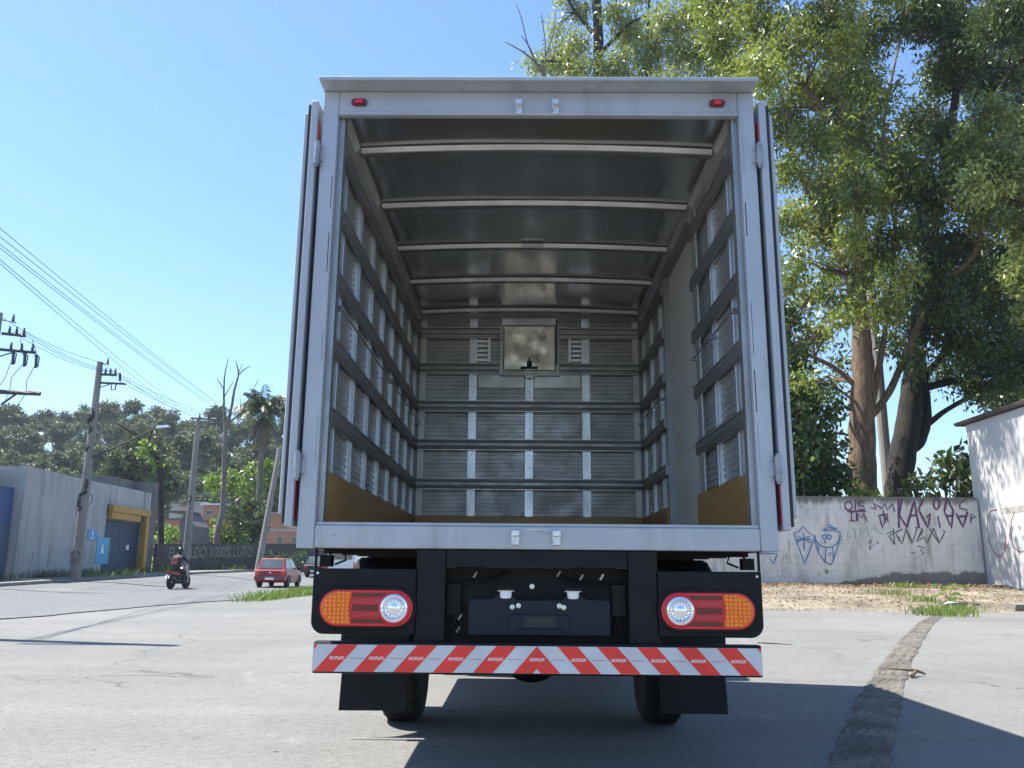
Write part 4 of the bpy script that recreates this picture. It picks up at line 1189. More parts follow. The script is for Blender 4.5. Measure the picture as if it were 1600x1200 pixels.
# ------------------------------------------------------------------ the tall trees behind the wall
big_tree('eucalyptus_tree', 'tall eucalyptus with pale peeling brown trunk rising behind the graffiti wall', 30.0, (1350, 800, 0.3),
    [[(1352, 850, 25), (1350, 780, 23), (1347, 690, 20), (1349, 600, 18), (1346, 520, 14), (1340, 440, 11), (1345, 350, 11), (1330, 240, 8), (1312, 100, 6), (1300, -60, 4), (1290, -160, 2)],
     [(1356, 655, 6.5), (1388, 615, 5.5), (1415, 555, 6), (1460, 460, 5, -1), (1520, 400, 4, -2), (1532, 345, 3.4, -2.5), (1520, 300, 2.5, -3), (1540, 230, 1.5, -3)],
     [(1346, 500, 8), (1322, 430, 6), (1300, 370, 5), (1272, 320, 4), (1240, 260, 2)],
     [(1345, 610, 5), (1305, 575, 4), (1265, 555, 3), (1225, 530, 1.5)],
     [(1345, 470, 6), (1368, 380, 5), (1385, 300, 4), (1380, 200, 3), (1400, 90, 2)],
     [(1356, 670, 6), (1376, 560, 5), (1385, 500, 4), (1395, 420, 4), (1400, 330, 2)],
     [(1330, 240, 5), (1270, 150, 4), (1215, 80, 3), (1180, -20, 2)]],
    [(1130, 55, 50), (1185, 30, 55), (1235, 70, 50), (1290, 30, 55), (1350, 60, 50), (1190, 110, 50), (1255, 140, 45), (1310, 130, 50), (1365, 150, 45), (1210, 190, 45), (1265, 215, 45), (1320, 205, 50), (1378, 235, 42),
     (1235, 265, 38), (1290, 285, 45), (1345, 290, 40), (1395, 300, 38), (1240, 335, 30), (1285, 350, 35), (1335, 355, 34), (1390, 365, 38), (1245, 405, 26), (1300, 415, 28), (1350, 410, 26), (1400, 425, 32), (1255, 470, 24), (1290, 450, 24), (1310, 500, 22),
     (1240, 540, 24), (1385, 480, 28), (1250, 375, 22), (1150, 110, 40), (1120, 10, 50), (1180, -60, 70), (1290, -70, 75), (1390, -40, 60), (1420, 30, 45), (1350, -150, 80), (1230, -150, 80), (1255, 590, 18), (1310, 565, 16), (1340, 200, 34, -3), (1325, 260, 30, -3), (1350, 310, 32, -2.5), (1330, 380, 28, -2.5), (1360, 430, 24, -2), (1335, 130, 36, -3), (1318, 60, 40, -3), (1300, 320, 26, -2), (1230, 440, 26), (1270, 520, 26), (1325, 470, 28), (1240, 620, 24), (1290, 610, 20), (1375, 400, 30), (1410, 250, 36), (1215, 350, 28), (1225, 490, 22)],
    M['leaf'], M['bark_euc'], per=80, leaves=27, twig=0.26, L=0.24, W=0.085, dy=3.6)
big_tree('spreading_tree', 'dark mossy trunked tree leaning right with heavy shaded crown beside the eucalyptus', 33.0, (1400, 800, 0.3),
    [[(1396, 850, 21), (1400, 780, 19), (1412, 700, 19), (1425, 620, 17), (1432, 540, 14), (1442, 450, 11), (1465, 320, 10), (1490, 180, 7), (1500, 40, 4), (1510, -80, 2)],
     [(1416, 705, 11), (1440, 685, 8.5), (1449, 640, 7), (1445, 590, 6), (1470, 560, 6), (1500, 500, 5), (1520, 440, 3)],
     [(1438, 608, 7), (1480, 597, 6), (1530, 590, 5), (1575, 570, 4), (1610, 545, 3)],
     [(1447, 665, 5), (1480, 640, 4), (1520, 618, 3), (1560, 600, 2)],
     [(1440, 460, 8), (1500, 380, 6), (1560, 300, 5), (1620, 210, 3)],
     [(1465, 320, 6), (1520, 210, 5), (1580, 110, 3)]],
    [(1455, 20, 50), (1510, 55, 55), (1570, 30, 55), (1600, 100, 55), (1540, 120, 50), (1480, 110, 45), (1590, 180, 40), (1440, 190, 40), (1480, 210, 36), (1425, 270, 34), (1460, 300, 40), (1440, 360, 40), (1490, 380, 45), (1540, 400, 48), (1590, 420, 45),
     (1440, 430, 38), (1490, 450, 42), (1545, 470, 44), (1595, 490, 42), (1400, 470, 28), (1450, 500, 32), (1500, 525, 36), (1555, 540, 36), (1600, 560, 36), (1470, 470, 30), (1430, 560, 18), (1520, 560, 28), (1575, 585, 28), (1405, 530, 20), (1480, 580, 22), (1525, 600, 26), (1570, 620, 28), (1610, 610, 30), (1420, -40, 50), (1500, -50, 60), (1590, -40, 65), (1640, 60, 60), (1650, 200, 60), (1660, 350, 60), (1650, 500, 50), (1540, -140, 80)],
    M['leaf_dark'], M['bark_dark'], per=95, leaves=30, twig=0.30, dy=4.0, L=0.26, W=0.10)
big_tree('leaning_gum_tree', 'sunlit pale leafed bough hanging in at the right edge', 26.6, (1760, 800, 0.3),
    [[(1790, 860, 20), (1770, 700, 18), (1740, 560, 15), (1700, 420, 12), (1650, 300, 8), (1590, 230, 5), (1540, 200, 2)], [(1700, 420, 8), (1640, 420, 5), (1590, 440, 2)], [(1690, 400, 6), (1620, 330, 4), (1550, 300, 2)]],
    [(1545, 175, 32), (1585, 195, 38), (1515, 225, 34), (1555, 240, 40), (1600, 250, 40), (1490, 275, 24), (1530, 285, 36), (1575, 300, 40), (1505, 325, 24), (1550, 335, 30), (1595, 350, 30), (1590, 400, 20), (1590, 430, 26), (1610, 480, 26), (1640, 200, 50), (1650, 300, 50), (1660, 400, 45), (1700, 250, 60)],
    M['leaf_lit'], M['bark_euc'], per=110, leaves=30, twig=0.22, dy=1.8, L=0.22, W=0.085)
big_tree('distant_gum_tree', 'thin crowned gum tree with dark trunk rising above the truck roof', 44.0, (938, 860, 0.3),
    [[(925, 860, 15), (928, 500, 13), (932, 200, 10), (935, 80, 9), (933, 10, 8), (930, -60, 6), (925, -160, 3)], [(934, 60, 4), (900, 20, 3), (870, -30, 1.5)], [(933, 90, 4), (980, 40, 3), (1020, 20, 2), (1060, -20, 1)], [(930, 140, 4), (880, 100, 2.5), (845, 95, 1.2)],
     [(1010, 400, 4), (1010, 140, 3), (1012, 60, 2.5), (1016, -40, 1.5)]],
    [(872, 92, 32), (905, 105, 30), (845, 98, 18), (900, 60, 24), (870, 45, 14), (960, 95, 30), (985, 45, 32), (960, 15, 24), (1015, 85, 34), (1040, 30, 38), (1065, 80, 38), (905, 10, 22), (880, 0, 14), (1085, 20, 40), (1100, 80, 40), (1130, 120, 40), (1000, -30, 40), (920, -60, 40), (1060, -50, 50), (860, -60, 30), (960, 140, 40), (1050, 140, 40), (890, 150, 40), (1140, 180, 40)],
    M['leaf_lit'], M['bark_dark'], per=55, leaves=28, twig=0.34, L=0.30, W=0.11, dy=2.0, nt=3)
# bare twigs at the left of that crown belong to a dead tree
dt = thing('bare_tree', 'leafless grey tree with twigs poking out left of the gum crown', 'tree', tuple(at(860, 880, 40.0)))
mb = MB()
for p in ([(868, 870, 5), (862, 400, 4), (850, 130, 3), (838, 100, 2), (815, 80, 1.4), (788, 65, 0.7)], [(845, 112, 1.6), (825, 70, 1.2), (815, 30, 0.9), (806, 5, 0.5)], [(838, 100, 1.4), (828, 75, 1), (814, 55, 0.6)], [(850, 130, 1.8), (852, 70, 1.2), (845, 20, 0.7)], [(852, 90, 1.2), (865, 50, 0.9), (868, 5, 0.5)]):
    limb(mb, p, 40.0, 6, 0.1)
mb.build('trunk', M['bark_grey'], dt, world=True, smooth=True)

def bush(name, label, Y, clusters, leaf_m, L, W, per=34, leaves=22, twig=0.2, dy=0.5, cat='bush', droop=0.4, stem=True):
    cl_ = px_clusters(clusters, Y, dy)
    zmin = min(c[2] - r_ for c, r_ in cl_)
    cx = sum(c[0] for c, _ in cl_) / len(cl_)
    root = thing(name, label, cat, (cx, Y, ground_z(cx, Y)))
    if stem:
        mb_ = MB(); b0 = Vector((cx, Y, ground_z(cx, Y) - 0.05))
        for c, r_ in cl_:
            e = Vector(c); m1 = b0.lerp(e, 0.5) + Vector((random.uniform(-.2, .2), 0, .2))
            mb_.tube([b0, m1, e], [0.05, 0.035, 0.012], 6)
        mb_.build('stem', M['bark_grey'], root, world=True)
    P, tn = cloud_points(cl_, per, twig, leaves)
    V, Fq, tt = leaf_arrays(P, L, W, droop, tn)
    mesh_from_np('foliage', V, Fq, leaf_m, root, tt, root.location)
    return root
bush('dense_bush', 'dense dark green bush behind the wall beside the open door', 28.2,
     [(1240, 560, 26), (1250, 600, 30), (1235, 640, 34), (1265, 650, 34), (1250, 690, 38), (1290, 690, 30), (1240, 740, 44), (1285, 735, 38), (1318, 745, 24), (1270, 775, 36), (1225, 600, 26), (1220, 780, 40), (1200, 700, 40), (1300, 640, 18), (1225, 500, 22)],
     M['leaf_bush'], 0.26, 0.13, per=80)
bush('climbing_shrub', 'small bright green shrub at the foot of the pale trunk', 27.4, [(1340, 768, 14), (1352, 774, 12), (1330, 778, 12)], M['leaf_bright'], 0.22, 0.11, per=60, twig=0.14)
bush('broad_leaf_shrub', 'broad leafed shrub behind the wall near the white house', 28.5, [(1440, 755, 16), (1465, 745, 20), (1495, 725, 22), (1515, 740, 22), (1485, 762, 18), (1510, 765, 20), (1430, 765, 12), (1500, 700, 12), (1470, 715, 12)],
     M['leaf_dark'], 0.42, 0.20, per=40, leaves=12, twig=0.22)
# concrete post half hidden behind the eucalyptus
cp = at(1353, 362, 34.5)
p_ = thing('concrete_post', 'grey concrete post hidden behind the pale eucalyptus trunk', 'pole', (cp.x, cp.y, 0.0))
MB().tube([(cp.x, cp.y, -0.1), (cp.x, cp.y, cp.z)], [0.24, 0.19], 12).build('shaft', M['concrete'], p_, world=True, smooth=False)

# ------------------------------------------------------------------ verge: litter, weeds, stones
n = 26000
lx = rng.uniform(1.0, 20.0, n); ly = np.where(rng.uniform(0, 1, n) < 0.6, 25.95 - np.abs(rng.normal(0, 0.8, n)), rng.uniform(19.7, 25.9, n))
keep = (ly > 19.6)
lx, ly = lx[keep], ly[keep]
lz = np.array([max(verge_z(a, b), 0.0) for a, b in zip(lx, ly)]) + 0.02
P = np.stack([lx, ly, lz], 1); m_ = len(P)
ax = unit(np.stack([rng.normal(size=m_), rng.normal(size=m_), rng.normal(size=m_) * 0.18], 1)); sd = unit(np.cross(ax, np.array([0, 0, 1.0]) + rng.normal(size=(m_, 3)) * 0.3))
l_ = rng.uniform(0.03, 0.11, (m_, 1)); V = np.empty((m_, 4, 3)); V[:, 0] = P; V[:, 1] = P + ax * l_ * .5 + sd * l_ * .2; V[:, 2] = P + ax * l_; V[:, 3] = P + ax * l_ * .5 - sd * l_ * .2
tag(mesh_from_np('leaf_litter', V.reshape(-1, 3), np.arange(m_ * 4).reshape(m_, 4), M['litter']), 'dry brown leaf litter scattered along the foot of the wall', 'leaf litter', kind='stuff')
def grass_patch(name, label, pts_, h, n_, spread, m_=None):
    P = []; 
    for (x, y, z, w) in pts_:
        k = int(n_ * w)
        P.append(np.stack([x + rng.normal(0, spread[0], k), y + rng.normal(0, spread[1], k), np.full(k, z)], 1))
    P = np.concatenate(P); k = len(P)
    lean = rng.normal(size=(k, 3)) * np.array([0.35, 0.35, 0.0]) + np.array([0, 0, 1.0])
    hh = h * rng.uniform(0.4, 1.2, (k, 1)); sd = unit(np.stack([rng.normal(size=k), rng.normal(size=k), np.zeros(k)], 1)) * 0.009 * max(1, h / 0.25)
    V = np.empty((k, 4, 3)); V[:, 0] = P - sd; V[:, 1] = P + sd; V[:, 2] = P + lean * hh + sd * 0.1 + rng.normal(size=(k, 3)) * 0.06 * h; V[:, 3] = P + lean * hh * 0.55 - sd
    return tag(mesh_from_np(name, V.reshape(-1, 3), np.arange(k * 4).reshape(k, 4), m_ or M['grass'], None, np.repeat(rng.uniform(0, 1, k), 4)), label, 'grass', kind='stuff')
gpts = []
for (px, py, w) in ((1395, 948, .5), (1415, 944, .8), (1440, 952, .6), (1470, 958, 1.0), (1490, 956, 1.0), (1480, 962, .6), (1460, 962, .4)):
    q = at_ground(px, py); gpts.append((q.x, q.y, max(verge_z(q.x, q.y), 0.0), w))
grass_patch('grass', 'low green grass tuft growing where the trench meets the verge', gpts, 0.18, 260, (0.25, 0.35))
gpts = []
for px in range(388, 500, 5):
    q = at_ground(px, 940 - (px - 388) * 0.13); w = 0.35 + 1.0 * sstep(420, 470, px)
    gpts.append((q.x, q.y + 0.2, ground_z(q.x, q.y), w)); gpts.append((q.x + 0.1, q.y + 0.8, ground_z(q.x, q.y), w * 0.7))
grass_patch('roadside_grass', 'tall grass strip on the lot edge beside the street', gpts, 0.24, 120, (0.20, 0.5))
gpts = []
for k in range(26):
    y = random.uniform(40, 74); x = kerb_x(y) - random.choice((0.25, 1.6, 1.9))
    gpts.append((x, y, ground_z(x, y) + 0.14, random.uniform(.3, 1)))
grass_patch('pavement_weeds', 'patchy weeds along the far pavement and wall foot', gpts, 0.42, 90, (0.35, 0.6))
gpts = []
for k in range(14):
    y = random.uniform(35.5, 45); gpts.append((-22.0 + random.uniform(-.1, .3), y, ground_z(-21.5, y) + 0.15, random.uniform(.4, 1)))
M['weed_shaded'] = make_leaf('shaded_weed', (0.03, 0.045, 0.015), (0.09, 0.11, 0.04), 0.3)  # darker than the other grass: shade on these weeds put into their colour
grass_patch('wall_weeds', 'shaded dark weeds at the foot of the grey building', gpts, 0.4, 45, (0.25, 0.5), M['weed_shaded'])
# weed with broad leaves on the verge
q = at(1484, 938, 21.0)
wd = thing('broad_leaf_weed', 'bright green broad leafed weed with pale litter on the dirt verge', 'plant', (q.x, q.y, verge_z(q.x, q.y)))
for k in range(16):
    a = random.uniform(0, 6.28); r_ = random.uniform(0.08, 0.30); z = random.uniform(0.10, 0.45)
    c = Vector((r_ * math.cos(a), r_ * math.sin(a), z)); d = Vector((math.cos(a), math.sin(a), -0.25)); sdv = Vector((-math.sin(a), math.cos(a), 0)); l = random.uniform(.16, .26)
    mb = MB(); mb.add([c, c + d * l * .3 + sdv * l * .4 + Vector((0, 0, .03)), c + d * l * .8 + sdv * l * .3, c + d * l, c + d * l * .8 - sdv * l * .3, c + d * l * .3 - sdv * l * .4 + Vector((0, 0, .03))], [(0, 1, 2, 3), (0, 3, 4, 5)])
    mb.build('leaf', M['leaf_bright'], wd)
mb = MB()
for k in range(7):
    a = k * 0.9; mb.tube([(0, 0, 0), (0.05 * math.cos(a), 0.05 * math.sin(a), 0.15), (0.2 * math.cos(a), 0.2 * math.sin(a), 0.33)], [0.008, 0.006, 0.003], 5)
mb.build('stem', M['leaf_bright'], wd)
q = at(1487, 944, 20.5)
mb = MB(); mb.add([(0, 0, 0.06), (0.30, 0.03, 0.09), (0.36, 0.16, 0.04), (0.12, 0.22, 0.10), (-0.05, 0.12, 0.03)], [(0, 1, 3), (1, 2, 3), (0, 3, 4)])
o = mb.build('plastic_bag', M['sign_white']); o.location = (q.x - 0.1, q.y, verge_z(q.x, q.y)); tag(o, 'crumpled pale plastic bag below the green weed', 'litter')
# fallen stick over the trench and a thin one by the bumper
for (a, b, nm, r_, lb) in (((1425, 1060), (1446, 1056), 'fallen_branch', 0.016, 'short crooked branch lying across the trench scar'), ((1184, 1005), (1238, 1008), 'thin_stick', 0.008, 'thin straight stick on the asphalt right of the bumper')):
    p, q = at_ground(*a), at_ground(*b)
    m1 = p.lerp(q, 0.55) + Vector((0, 0.05, 0.03)) if nm == 'fallen_branch' else p.lerp(q, 0.5)
    mb = MB(); mb.tube([p + Vector((0, 0, r_)), m1 + Vector((0, 0, r_)), q + Vector((0, 0, r_))], [r_, r_ * 0.9, r_ * 0.5], 7)
    if nm == 'fallen_branch': mb.tube([m1 + Vector((0, 0, r_)), m1 + Vector((-0.28, -0.1, 0.04))], [r_ * .8, r_ * .3], 6)
    tag(mb.build(nm, M['bark_euc']), lb, 'branch')
# grit and small stones over the lot
M['stone'] = pbr('dark_grit', (0.05, 0.048, 0.042), 0.95, 0, 0.6, 30.0)
n = 2600
P = np.stack([rng.uniform(-9, 16, n), rng.uniform(2.3, 20, n), np.full(n, 0.0)], 1); s_ = rng.uniform(0.002, 0.0075, (n, 1)) * (1 + (rng.uniform(0, 1, (n, 1)) > 0.98) * 1.0)
oct_ = np.array([[1, 0, 0], [0, 1, 0], [-1, 0, 0], [0, -1, 0], [0, 0, 0.45]]); V = (P[:, None, :] + oct_[None] * s_[:, None, :] * rng.uniform(0.6, 1.4, (n, 5, 1))).reshape(-1, 3)
Fq = (np.arange(n)[:, None, None] * 5 + np.array([[0, 1, 4], [1, 2, 4], [2, 3, 4], [3, 0, 4]])[None]).reshape(-1, 3)
tag(mesh_from_np('gravel', V, Fq, M['stone']), 'loose grit and small stones on the worn asphalt', 'gravel', kind='stuff')

# ================================================================== left side of the street
BX = -22.5
def bz(y): return ground_z(-21.0, y) + 0.15
# grey-white building with gateway
bld = thing('grey_building', 'tall blank grey-white building wall with a yellow framed gateway', 'building', (BX, 42.0, 0.0))
Y0, Y1, Y2 = 38.55, 46.2, 51.5
H1 = 5.35
mb = MB()
mb.hexa([(BX, Y0, -0.2), (BX, Y1, -0.2), (BX - 9, Y1, -0.2), (BX - 9, Y0, -0.2)], [(BX, Y0, 5.28), (BX, Y1, 5.20), (BX - 9, Y1, 5.20), (BX - 9, Y0, 5.28)])
mb.build('wall', M['bldg'], bld, world=True)
MB().box(BX - 0.3, BX + 0.10, Y0 - 0.45, Y0 - 0.002, -0.2, 5.30).build('pilaster', M['bldg'], bld, world=True)
MB().box(BX - 0.4, BX + 0.02, Y0 - 0.46, Y0 - 0.44, 2.5, 2.56).build('pilaster_joint', M['lintel'], bld, world=True)
MB().box(BX - 0.4, BX - 0.004, Y1 + 0.002, Y2 - 0.3, 4.15, 5.22).build('lintel', M['lintel'], bld, world=True)
MB().box(BX - 0.4, BX + 0.02, Y2 - 0.298, Y2 + 0.1, -0.1, 5.22).build('gate_pier', M['bldg'], bld, world=True)
MB().box(BX - 4.5, BX + 0.06, Y2 + 0.102, Y2 + 0.9, -0.1, 5.9).build('tower_wall', M['bldg_dark'], bld, world=True)
MB().box(BX - 5.0, BX - 1.2, Y1 + 2.5, Y2 + 0.1, 5.22, 5.95).build('parapet', M['bldg_dark'], bld, world=True)
mb = MB()
mb.hexa([(BX - 1.0, Y0 + 2.5, 5.25), (BX - 1.0, Y1 + 3, 5.25), (BX - 8, Y1 + 3, 5.25), (BX - 8, Y0 + 2.5, 5.25)], [(BX - 1.0, Y0 + 2.5, 5.34), (BX - 1.0, Y1 + 3, 5.36), (BX - 8, Y1 + 3, 6.5), (BX - 8, Y0 + 2.5, 6.5)])
mb.build('roof', M['bldg_dark'], bld, world=True)
# drips below the parapet and scratched marks near the ground
ribbon([[(0, y, z0), (0, y + random.uniform(-.05, .05), z1)] for (y, z0, z1) in [(39.6, 1.2, .7), (40.9, 1.5, .5), (41.1, 1.5, .6), (42.5, 1.5, .8), (42.8, 1.5, .9), (44.2, 1.2, .7), (44.4, 1.3, .9), (43.9, 1.0, .5)]], 0.04, lambda a, y, z: (BX + 0.004, y, z + bz(y)), (1, 0, 0), 'scrawl', M['gr_black'], bld)
gate = thing('sheet_gate', 'slate blue sheet metal gate with vertical ribs inside the yellow frame', 'gate', (BX - 0.3, 48.8, 0.0))
gz = bz(49)
for k in range(2):
    ya = Y1 + 0.06 + k * (Y2 - Y1 - 0.4) / 2; yb_ = ya + (Y2 - Y1 - 0.45) / 2
    lf = MB().box(BX - 0.36, BX - 0.33, ya, yb_, gz - 0.12, 3.35).build('gate_leaf', M['blue_dark'], gate, world=True)
    rb = MB()
    for j in range(12):
        y = ya + 0.1 + j * (yb_ - ya - 0.2) / 11
        rb.box(BX - 0.3295, BX - 0.312, y - 0.03, y + 0.03, gz - 0.08, 3.32)
    rb.build('gate_ribs', M['blue_dark'], lf, world=True)
    MB().box(BX - 0.3295, BX - 0.30, ya, yb_, 1.7, 1.78).build('gate_rail', M['blue_dark'], lf, world=True)
MB().box(BX - 0.311, BX - 0.306, 49.6, 49.95, 1.75, 2.05).build('notice', M['sign_white'], gate, world=True)
MB().box(BX - 0.42, BX - 0.40, Y1 + 0.1, Y2 - 0.3, 3.36, 4.1).build('gate_backing', M['bldg'], gate, world=True)
yf = thing('yellow_gate_frame', 'bent yellow steel clearance frame around the blue gate', 'gate frame', (BX + 0.1, 49.0, 0.0))
MB().box(BX + 0.03, BX + 0.30, Y1 + 0.1, Y2 - 0.35, 3.75, 4.12).build('top_beam', M['yellow'], yf, world=True, bevel=0.02)
MB().box(BX + 0.04, BX + 0.26, Y1 + 0.1, Y2 - 1.6, 3.38, 3.74).build('lower_beam', M['yellow'], yf, world=True, bevel=0.02)
mb = MB(); mb.hexa([(BX + 0.03, Y2 - 1.05, gz - 0.1), (BX + 0.40, Y2 - 1.05, gz - 0.1), (BX + 0.40, Y2 - 0.6, gz - 0.1), (BX + 0.03, Y2 - 0.6, gz - 0.1)], [(BX + 0.03, Y2 - 0.85, 3.74), (BX + 0.28, Y2 - 0.85, 3.74), (BX + 0.28, Y2 - 0.45, 3.74), (BX + 0.03, Y2 - 0.45, 3.74)])
mb.build('post', M['yellow'], yf, world=True, bevel=0.02)
# signs on the wall
def wall_sign(name, label, px0, py0, px1, py1, m_, cat='sign'):
    a = at_x(px0, py0, BX + 0.02); b = at_x(px1, py1, BX + 0.02)
    o = MB().box(BX + 0.006, BX + 0.03, a.y, b.y, b.z, a.z)
    r = thing(name, label, cat, (BX + 0.006, (a.y + b.y) / 2, b.z))
    o.build('board', m_, r, world=True)
    return r, a, b
r_, a, b = wall_sign('blue_sign', 'square blue sign with white figure on the grey wall', 138, 827, 151, 845, M['sign_blue'])
ym = (a.y + b.y) / 2; h = a.z - b.z
mb = MB(); mb.box(BX + 0.031, BX + 0.034, ym - 0.06, ym + 0.06, b.z + h * .45, b.z + h * .75); mb.ball((BX + 0.033, ym, b.z + h * .84), 0.004, 0.06, 0.05); mb.box(BX + 0.031, BX + 0.034, ym - 0.22, ym + 0.22, b.z + h * .14, b.z + h * .2); mb.box(BX + 0.031, BX + 0.034, ym - 0.15, ym + 0.15, b.z + h * .28, b.z + h * .33)
mb.build('pictogram', M['sign_white'], r_, world=True)
r_, a, b = wall_sign('teal_banner', 'tall teal banner with white figure and green edge by the gateway', 153, 839, 166, 881, M['sign_teal'])
ym = (a.y + b.y) / 2; h = a.z - b.z
mb = MB(); mb.ball((BX + 0.033, ym, b.z + h * .66), 0.004, 0.09, 0.09); mb.hexa([(BX + .031, ym - .18, b.z + h * .4), (BX + .034, ym - .18, b.z + h * .4), (BX + .034, ym + .18, b.z + h * .4), (BX + .031, ym + .18, b.z + h * .4)], [(BX + .031, ym - .07, b.z + h * .61), (BX + .034, ym - .07, b.z + h * .61), (BX + .034, ym + .07, b.z + h * .61), (BX + .031, ym + .07, b.z + h * .61)])
mb.build('pictogram', M['sign_white'], r_, world=True)
MB().box(BX + 0.006, BX + 0.032, b.y + 0.002, b.y + 0.16, b.z, a.z).build('green_edge', M['sign_green'], r_, world=True)
# blue gate and ruined block wall at the far left
bg_ = thing('blue_gate', 'tall blue sheet metal gate at the left edge', 'gate', (BX - 0.3, 35.0, 0.0))
MB().box(BX - 0.35, BX - 0.30, 31.0, 38.0, 2.62, 4.25).build('upper_panel', M['blue'], bg_, world=True)
lf = MB().box(BX - 0.33, BX - 0.28, 31.0, 38.0, -0.1, 2.55).build('lower_panel', M['blue_dark'], bg_, world=True)
MB().box(BX - 0.36, BX - 0.25, 31.0, 38.0, 2.551, 2.619).build('rail', M['blue_dark'], bg_, world=True)
ribbon([[(36.4, .9), (36.6, 1.5), (36.9, .8), (37.1, 1.4), (37.4, .8)], [(36.3, 1.0), (37.5, 1.2)], ell(37.0, .8, .3, .3)], 0.04, lambda y, z: (BX - 0.277, y, z), (1, 0, 0), 'scrawl', M['paint_old'], lf)
ru = thing('block_shed', 'unplastered block shed wall above the blue gate', 'building', (BX - 3, 35.0, 0.0))
MB().box(BX - 7, BX - 1.6, 30.5, 38.0, -0.1, 5.05).build('wall', M['brickraw'], ru, world=True)
MB().box(BX - 1.598, BX - 1.58, 36.6, 37.4, 3.9, 4.55).build('window', M['seal'], ru, world=True)
MB().box(BX - 7.2, BX - 1.3, 30.3, 38.1, 5.052, 5.13).build('roof', M['bldg'], ru, world=True)
# mouldy boundary wall beyond the gateway
dw = thing('mouldy_wall', 'black mouldy boundary wall with faded white lettering along the street', 'wall', (-20.5, 58.0, 0.0))
wp = [(-22.2, 52.45), (-21.2, 57.0), (-19.2, 63.0), (-16.3, 69.0), (-13.2, 74.5)]
mb = MB()
wtop = lambda i: [2.2, 2.35, 2.55, 2.75, 2.95][i]
for i in range(4):
    (xa, ya), (xb, yb2) = wp[i], wp[i + 1]
    mb.hexa([(xa, ya, -0.2), (xb, yb2, -0.2), (xb - 0.2, yb2 + .05, -0.2), (xa - 0.2, ya + .05, -0.2)], [(xa, ya, wtop(i)), (xb, yb2, wtop(i + 1)), (xb - 0.2, yb2 + .05, wtop(i + 1)), (xa - 0.2, ya + .05, wtop(i))])
mb.build('wall', M['darkwall'], dw, world=True)
tmx = text_mesh('EUNALDO 1000% LUTO', 1.0); tmx.materials.clear(); tmx.materials.append(M['paint_old'])
vs_ = np.zeros(len(tmx.vertices) * 3, dtype=np.float32); tmx.vertices.foreach_get('co', vs_); vs_ = vs_.reshape(-1, 3)
u0, u1 = vs_[:, 0].min(), vs_[:, 0].max(); v0, v1 = vs_[:, 1].min(), vs_[:, 1].max()
S0, S1 = 1.2, 10.3   # metres along the wall
segl = [math.hypot(wp[i + 1][0] - wp[i][0], wp[i + 1][1] - wp[i][1]) for i in range(4)]
def along(s_):
    for i in range(4):
        if s_ <= segl[i] or i == 3:
            t = s_ / segl[i]; x = wp[i][0] + (wp[i + 1][0] - wp[i][0]) * t; y = wp[i][1] + (wp[i + 1][1] - wp[i][1]) * t
            dx, dy = (wp[i + 1][0] - wp[i][0]) / segl[i], (wp[i + 1][1] - wp[i][1]) / segl[i]
            return x + dy * 0.03, y - dx * 0.03, wtop(i) + (wtop(i + 1) - wtop(i)) * t
        s_ -= segl[i]
nv = []
for (u, v, w) in vs_:
    x, y, zt = along(S0 + (u - u0) / (u1 - u0) * (S1 - S0))
    nv.append((x + 20.5, y - 58.0, zt - 0.95 + (v - v0) / (v1 - v0) * 0.78))
tmx.vertices.foreach_set('co', np.array(nv, dtype=np.float32).ravel()); tmx.update()
o = bpy.data.objects.new('faded_lettering', tmx); COL.objects.link(o); o.parent = dw

# ------------------------------------------------------------------ poles and wires
def ins(mb_, p, h=0.28, r_=0.07):
    mb_.lathe([(r_ * .4, 0), (r_, h * .25), (r_ * .5, h * .4), (r_ * .9, h * .6), (r_ * .4, h * .75), (r_ * .6, h)], lambda a, b, z: (p[0] + a, p[1] + b, p[2] + z), 8)
def pole(name, label, base, top, r0, r1, group='concrete utility poles'):
    r = thing(name, label, 'utility pole', base, group)
    MB().tube([Vector(base) + Vector((0, 0, -0.3)), top], [r0, r1], 12).build('shaft', M['concrete'], r, world=True)
    return r
def crossarm(par, a, b, th=0.07, brace=None, n_ins=0, name='crossarm'):
    a, b = Vector(a), Vector(b)
    arm = MB().tube([a, b], th, 4).build(name, M['wood_dark'], par, world=True)
    if brace is not None:
        MB().tube([brace, a.lerp(b, 0.5)], th * .5, 5).build('brace', M['wood_dark'], par, world=True)
    for k in range(n_ins):
        mb_ = MB(); p = a.lerp(b, (k + 1.0) / (n_ins + 0.3)); ins(mb_, (p.x, p.y, p.z + th * 0.6)); mb_.build('insulator', M['wood_dark'], arm, world=True)
    return arm
# pole at the left edge
PX = -20.5
p0 = Vector((PX, 31.6, 0)); t0 = at(4, 489, 31.6); t0.x = PX
pa = pole('utility_pole', 'concrete utility pole cut by the left edge, carrying fuse switches', p0, (PX, 31.6, t0.z), 0.20, 0.13)
def P0(px, py): q = at(px, py, 31.6); return (q.x, q.y, q.z)
crossarm(pa, P0(3, 521), P0(40, 525), 0.06, None, 3)
crossarm(pa, P0(0, 546), P0(55, 551), 0.06, P0(-4, 558), 3)
crossarm(pa, P0(-6, 612), P0(63, 615), 0.09, P0(2, 632), 0, 'steel_channel')
crossarm(pa, P0(4, 500), P0(25, 504), 0.025, None, 1)
for (px, py) in ((20, 560), (38, 563), (56, 565)):
    q = P0(px, py); mb = MB(); mb.tube([(q[0], q[1], q[2] + .28), (q[0] + .02, q[1], q[2] - .25)], [0.06, 0.05], 8); mb.tube([(q[0] - .1, q[1], q[2] + .25), (q[0] + .12, q[1], q[2] + .2), (q[0] + .1, q[1], q[2] - .22)], 0.025, 5)
    mb.build('fuse_cutout', M['wood_dark'], pa, world=True)
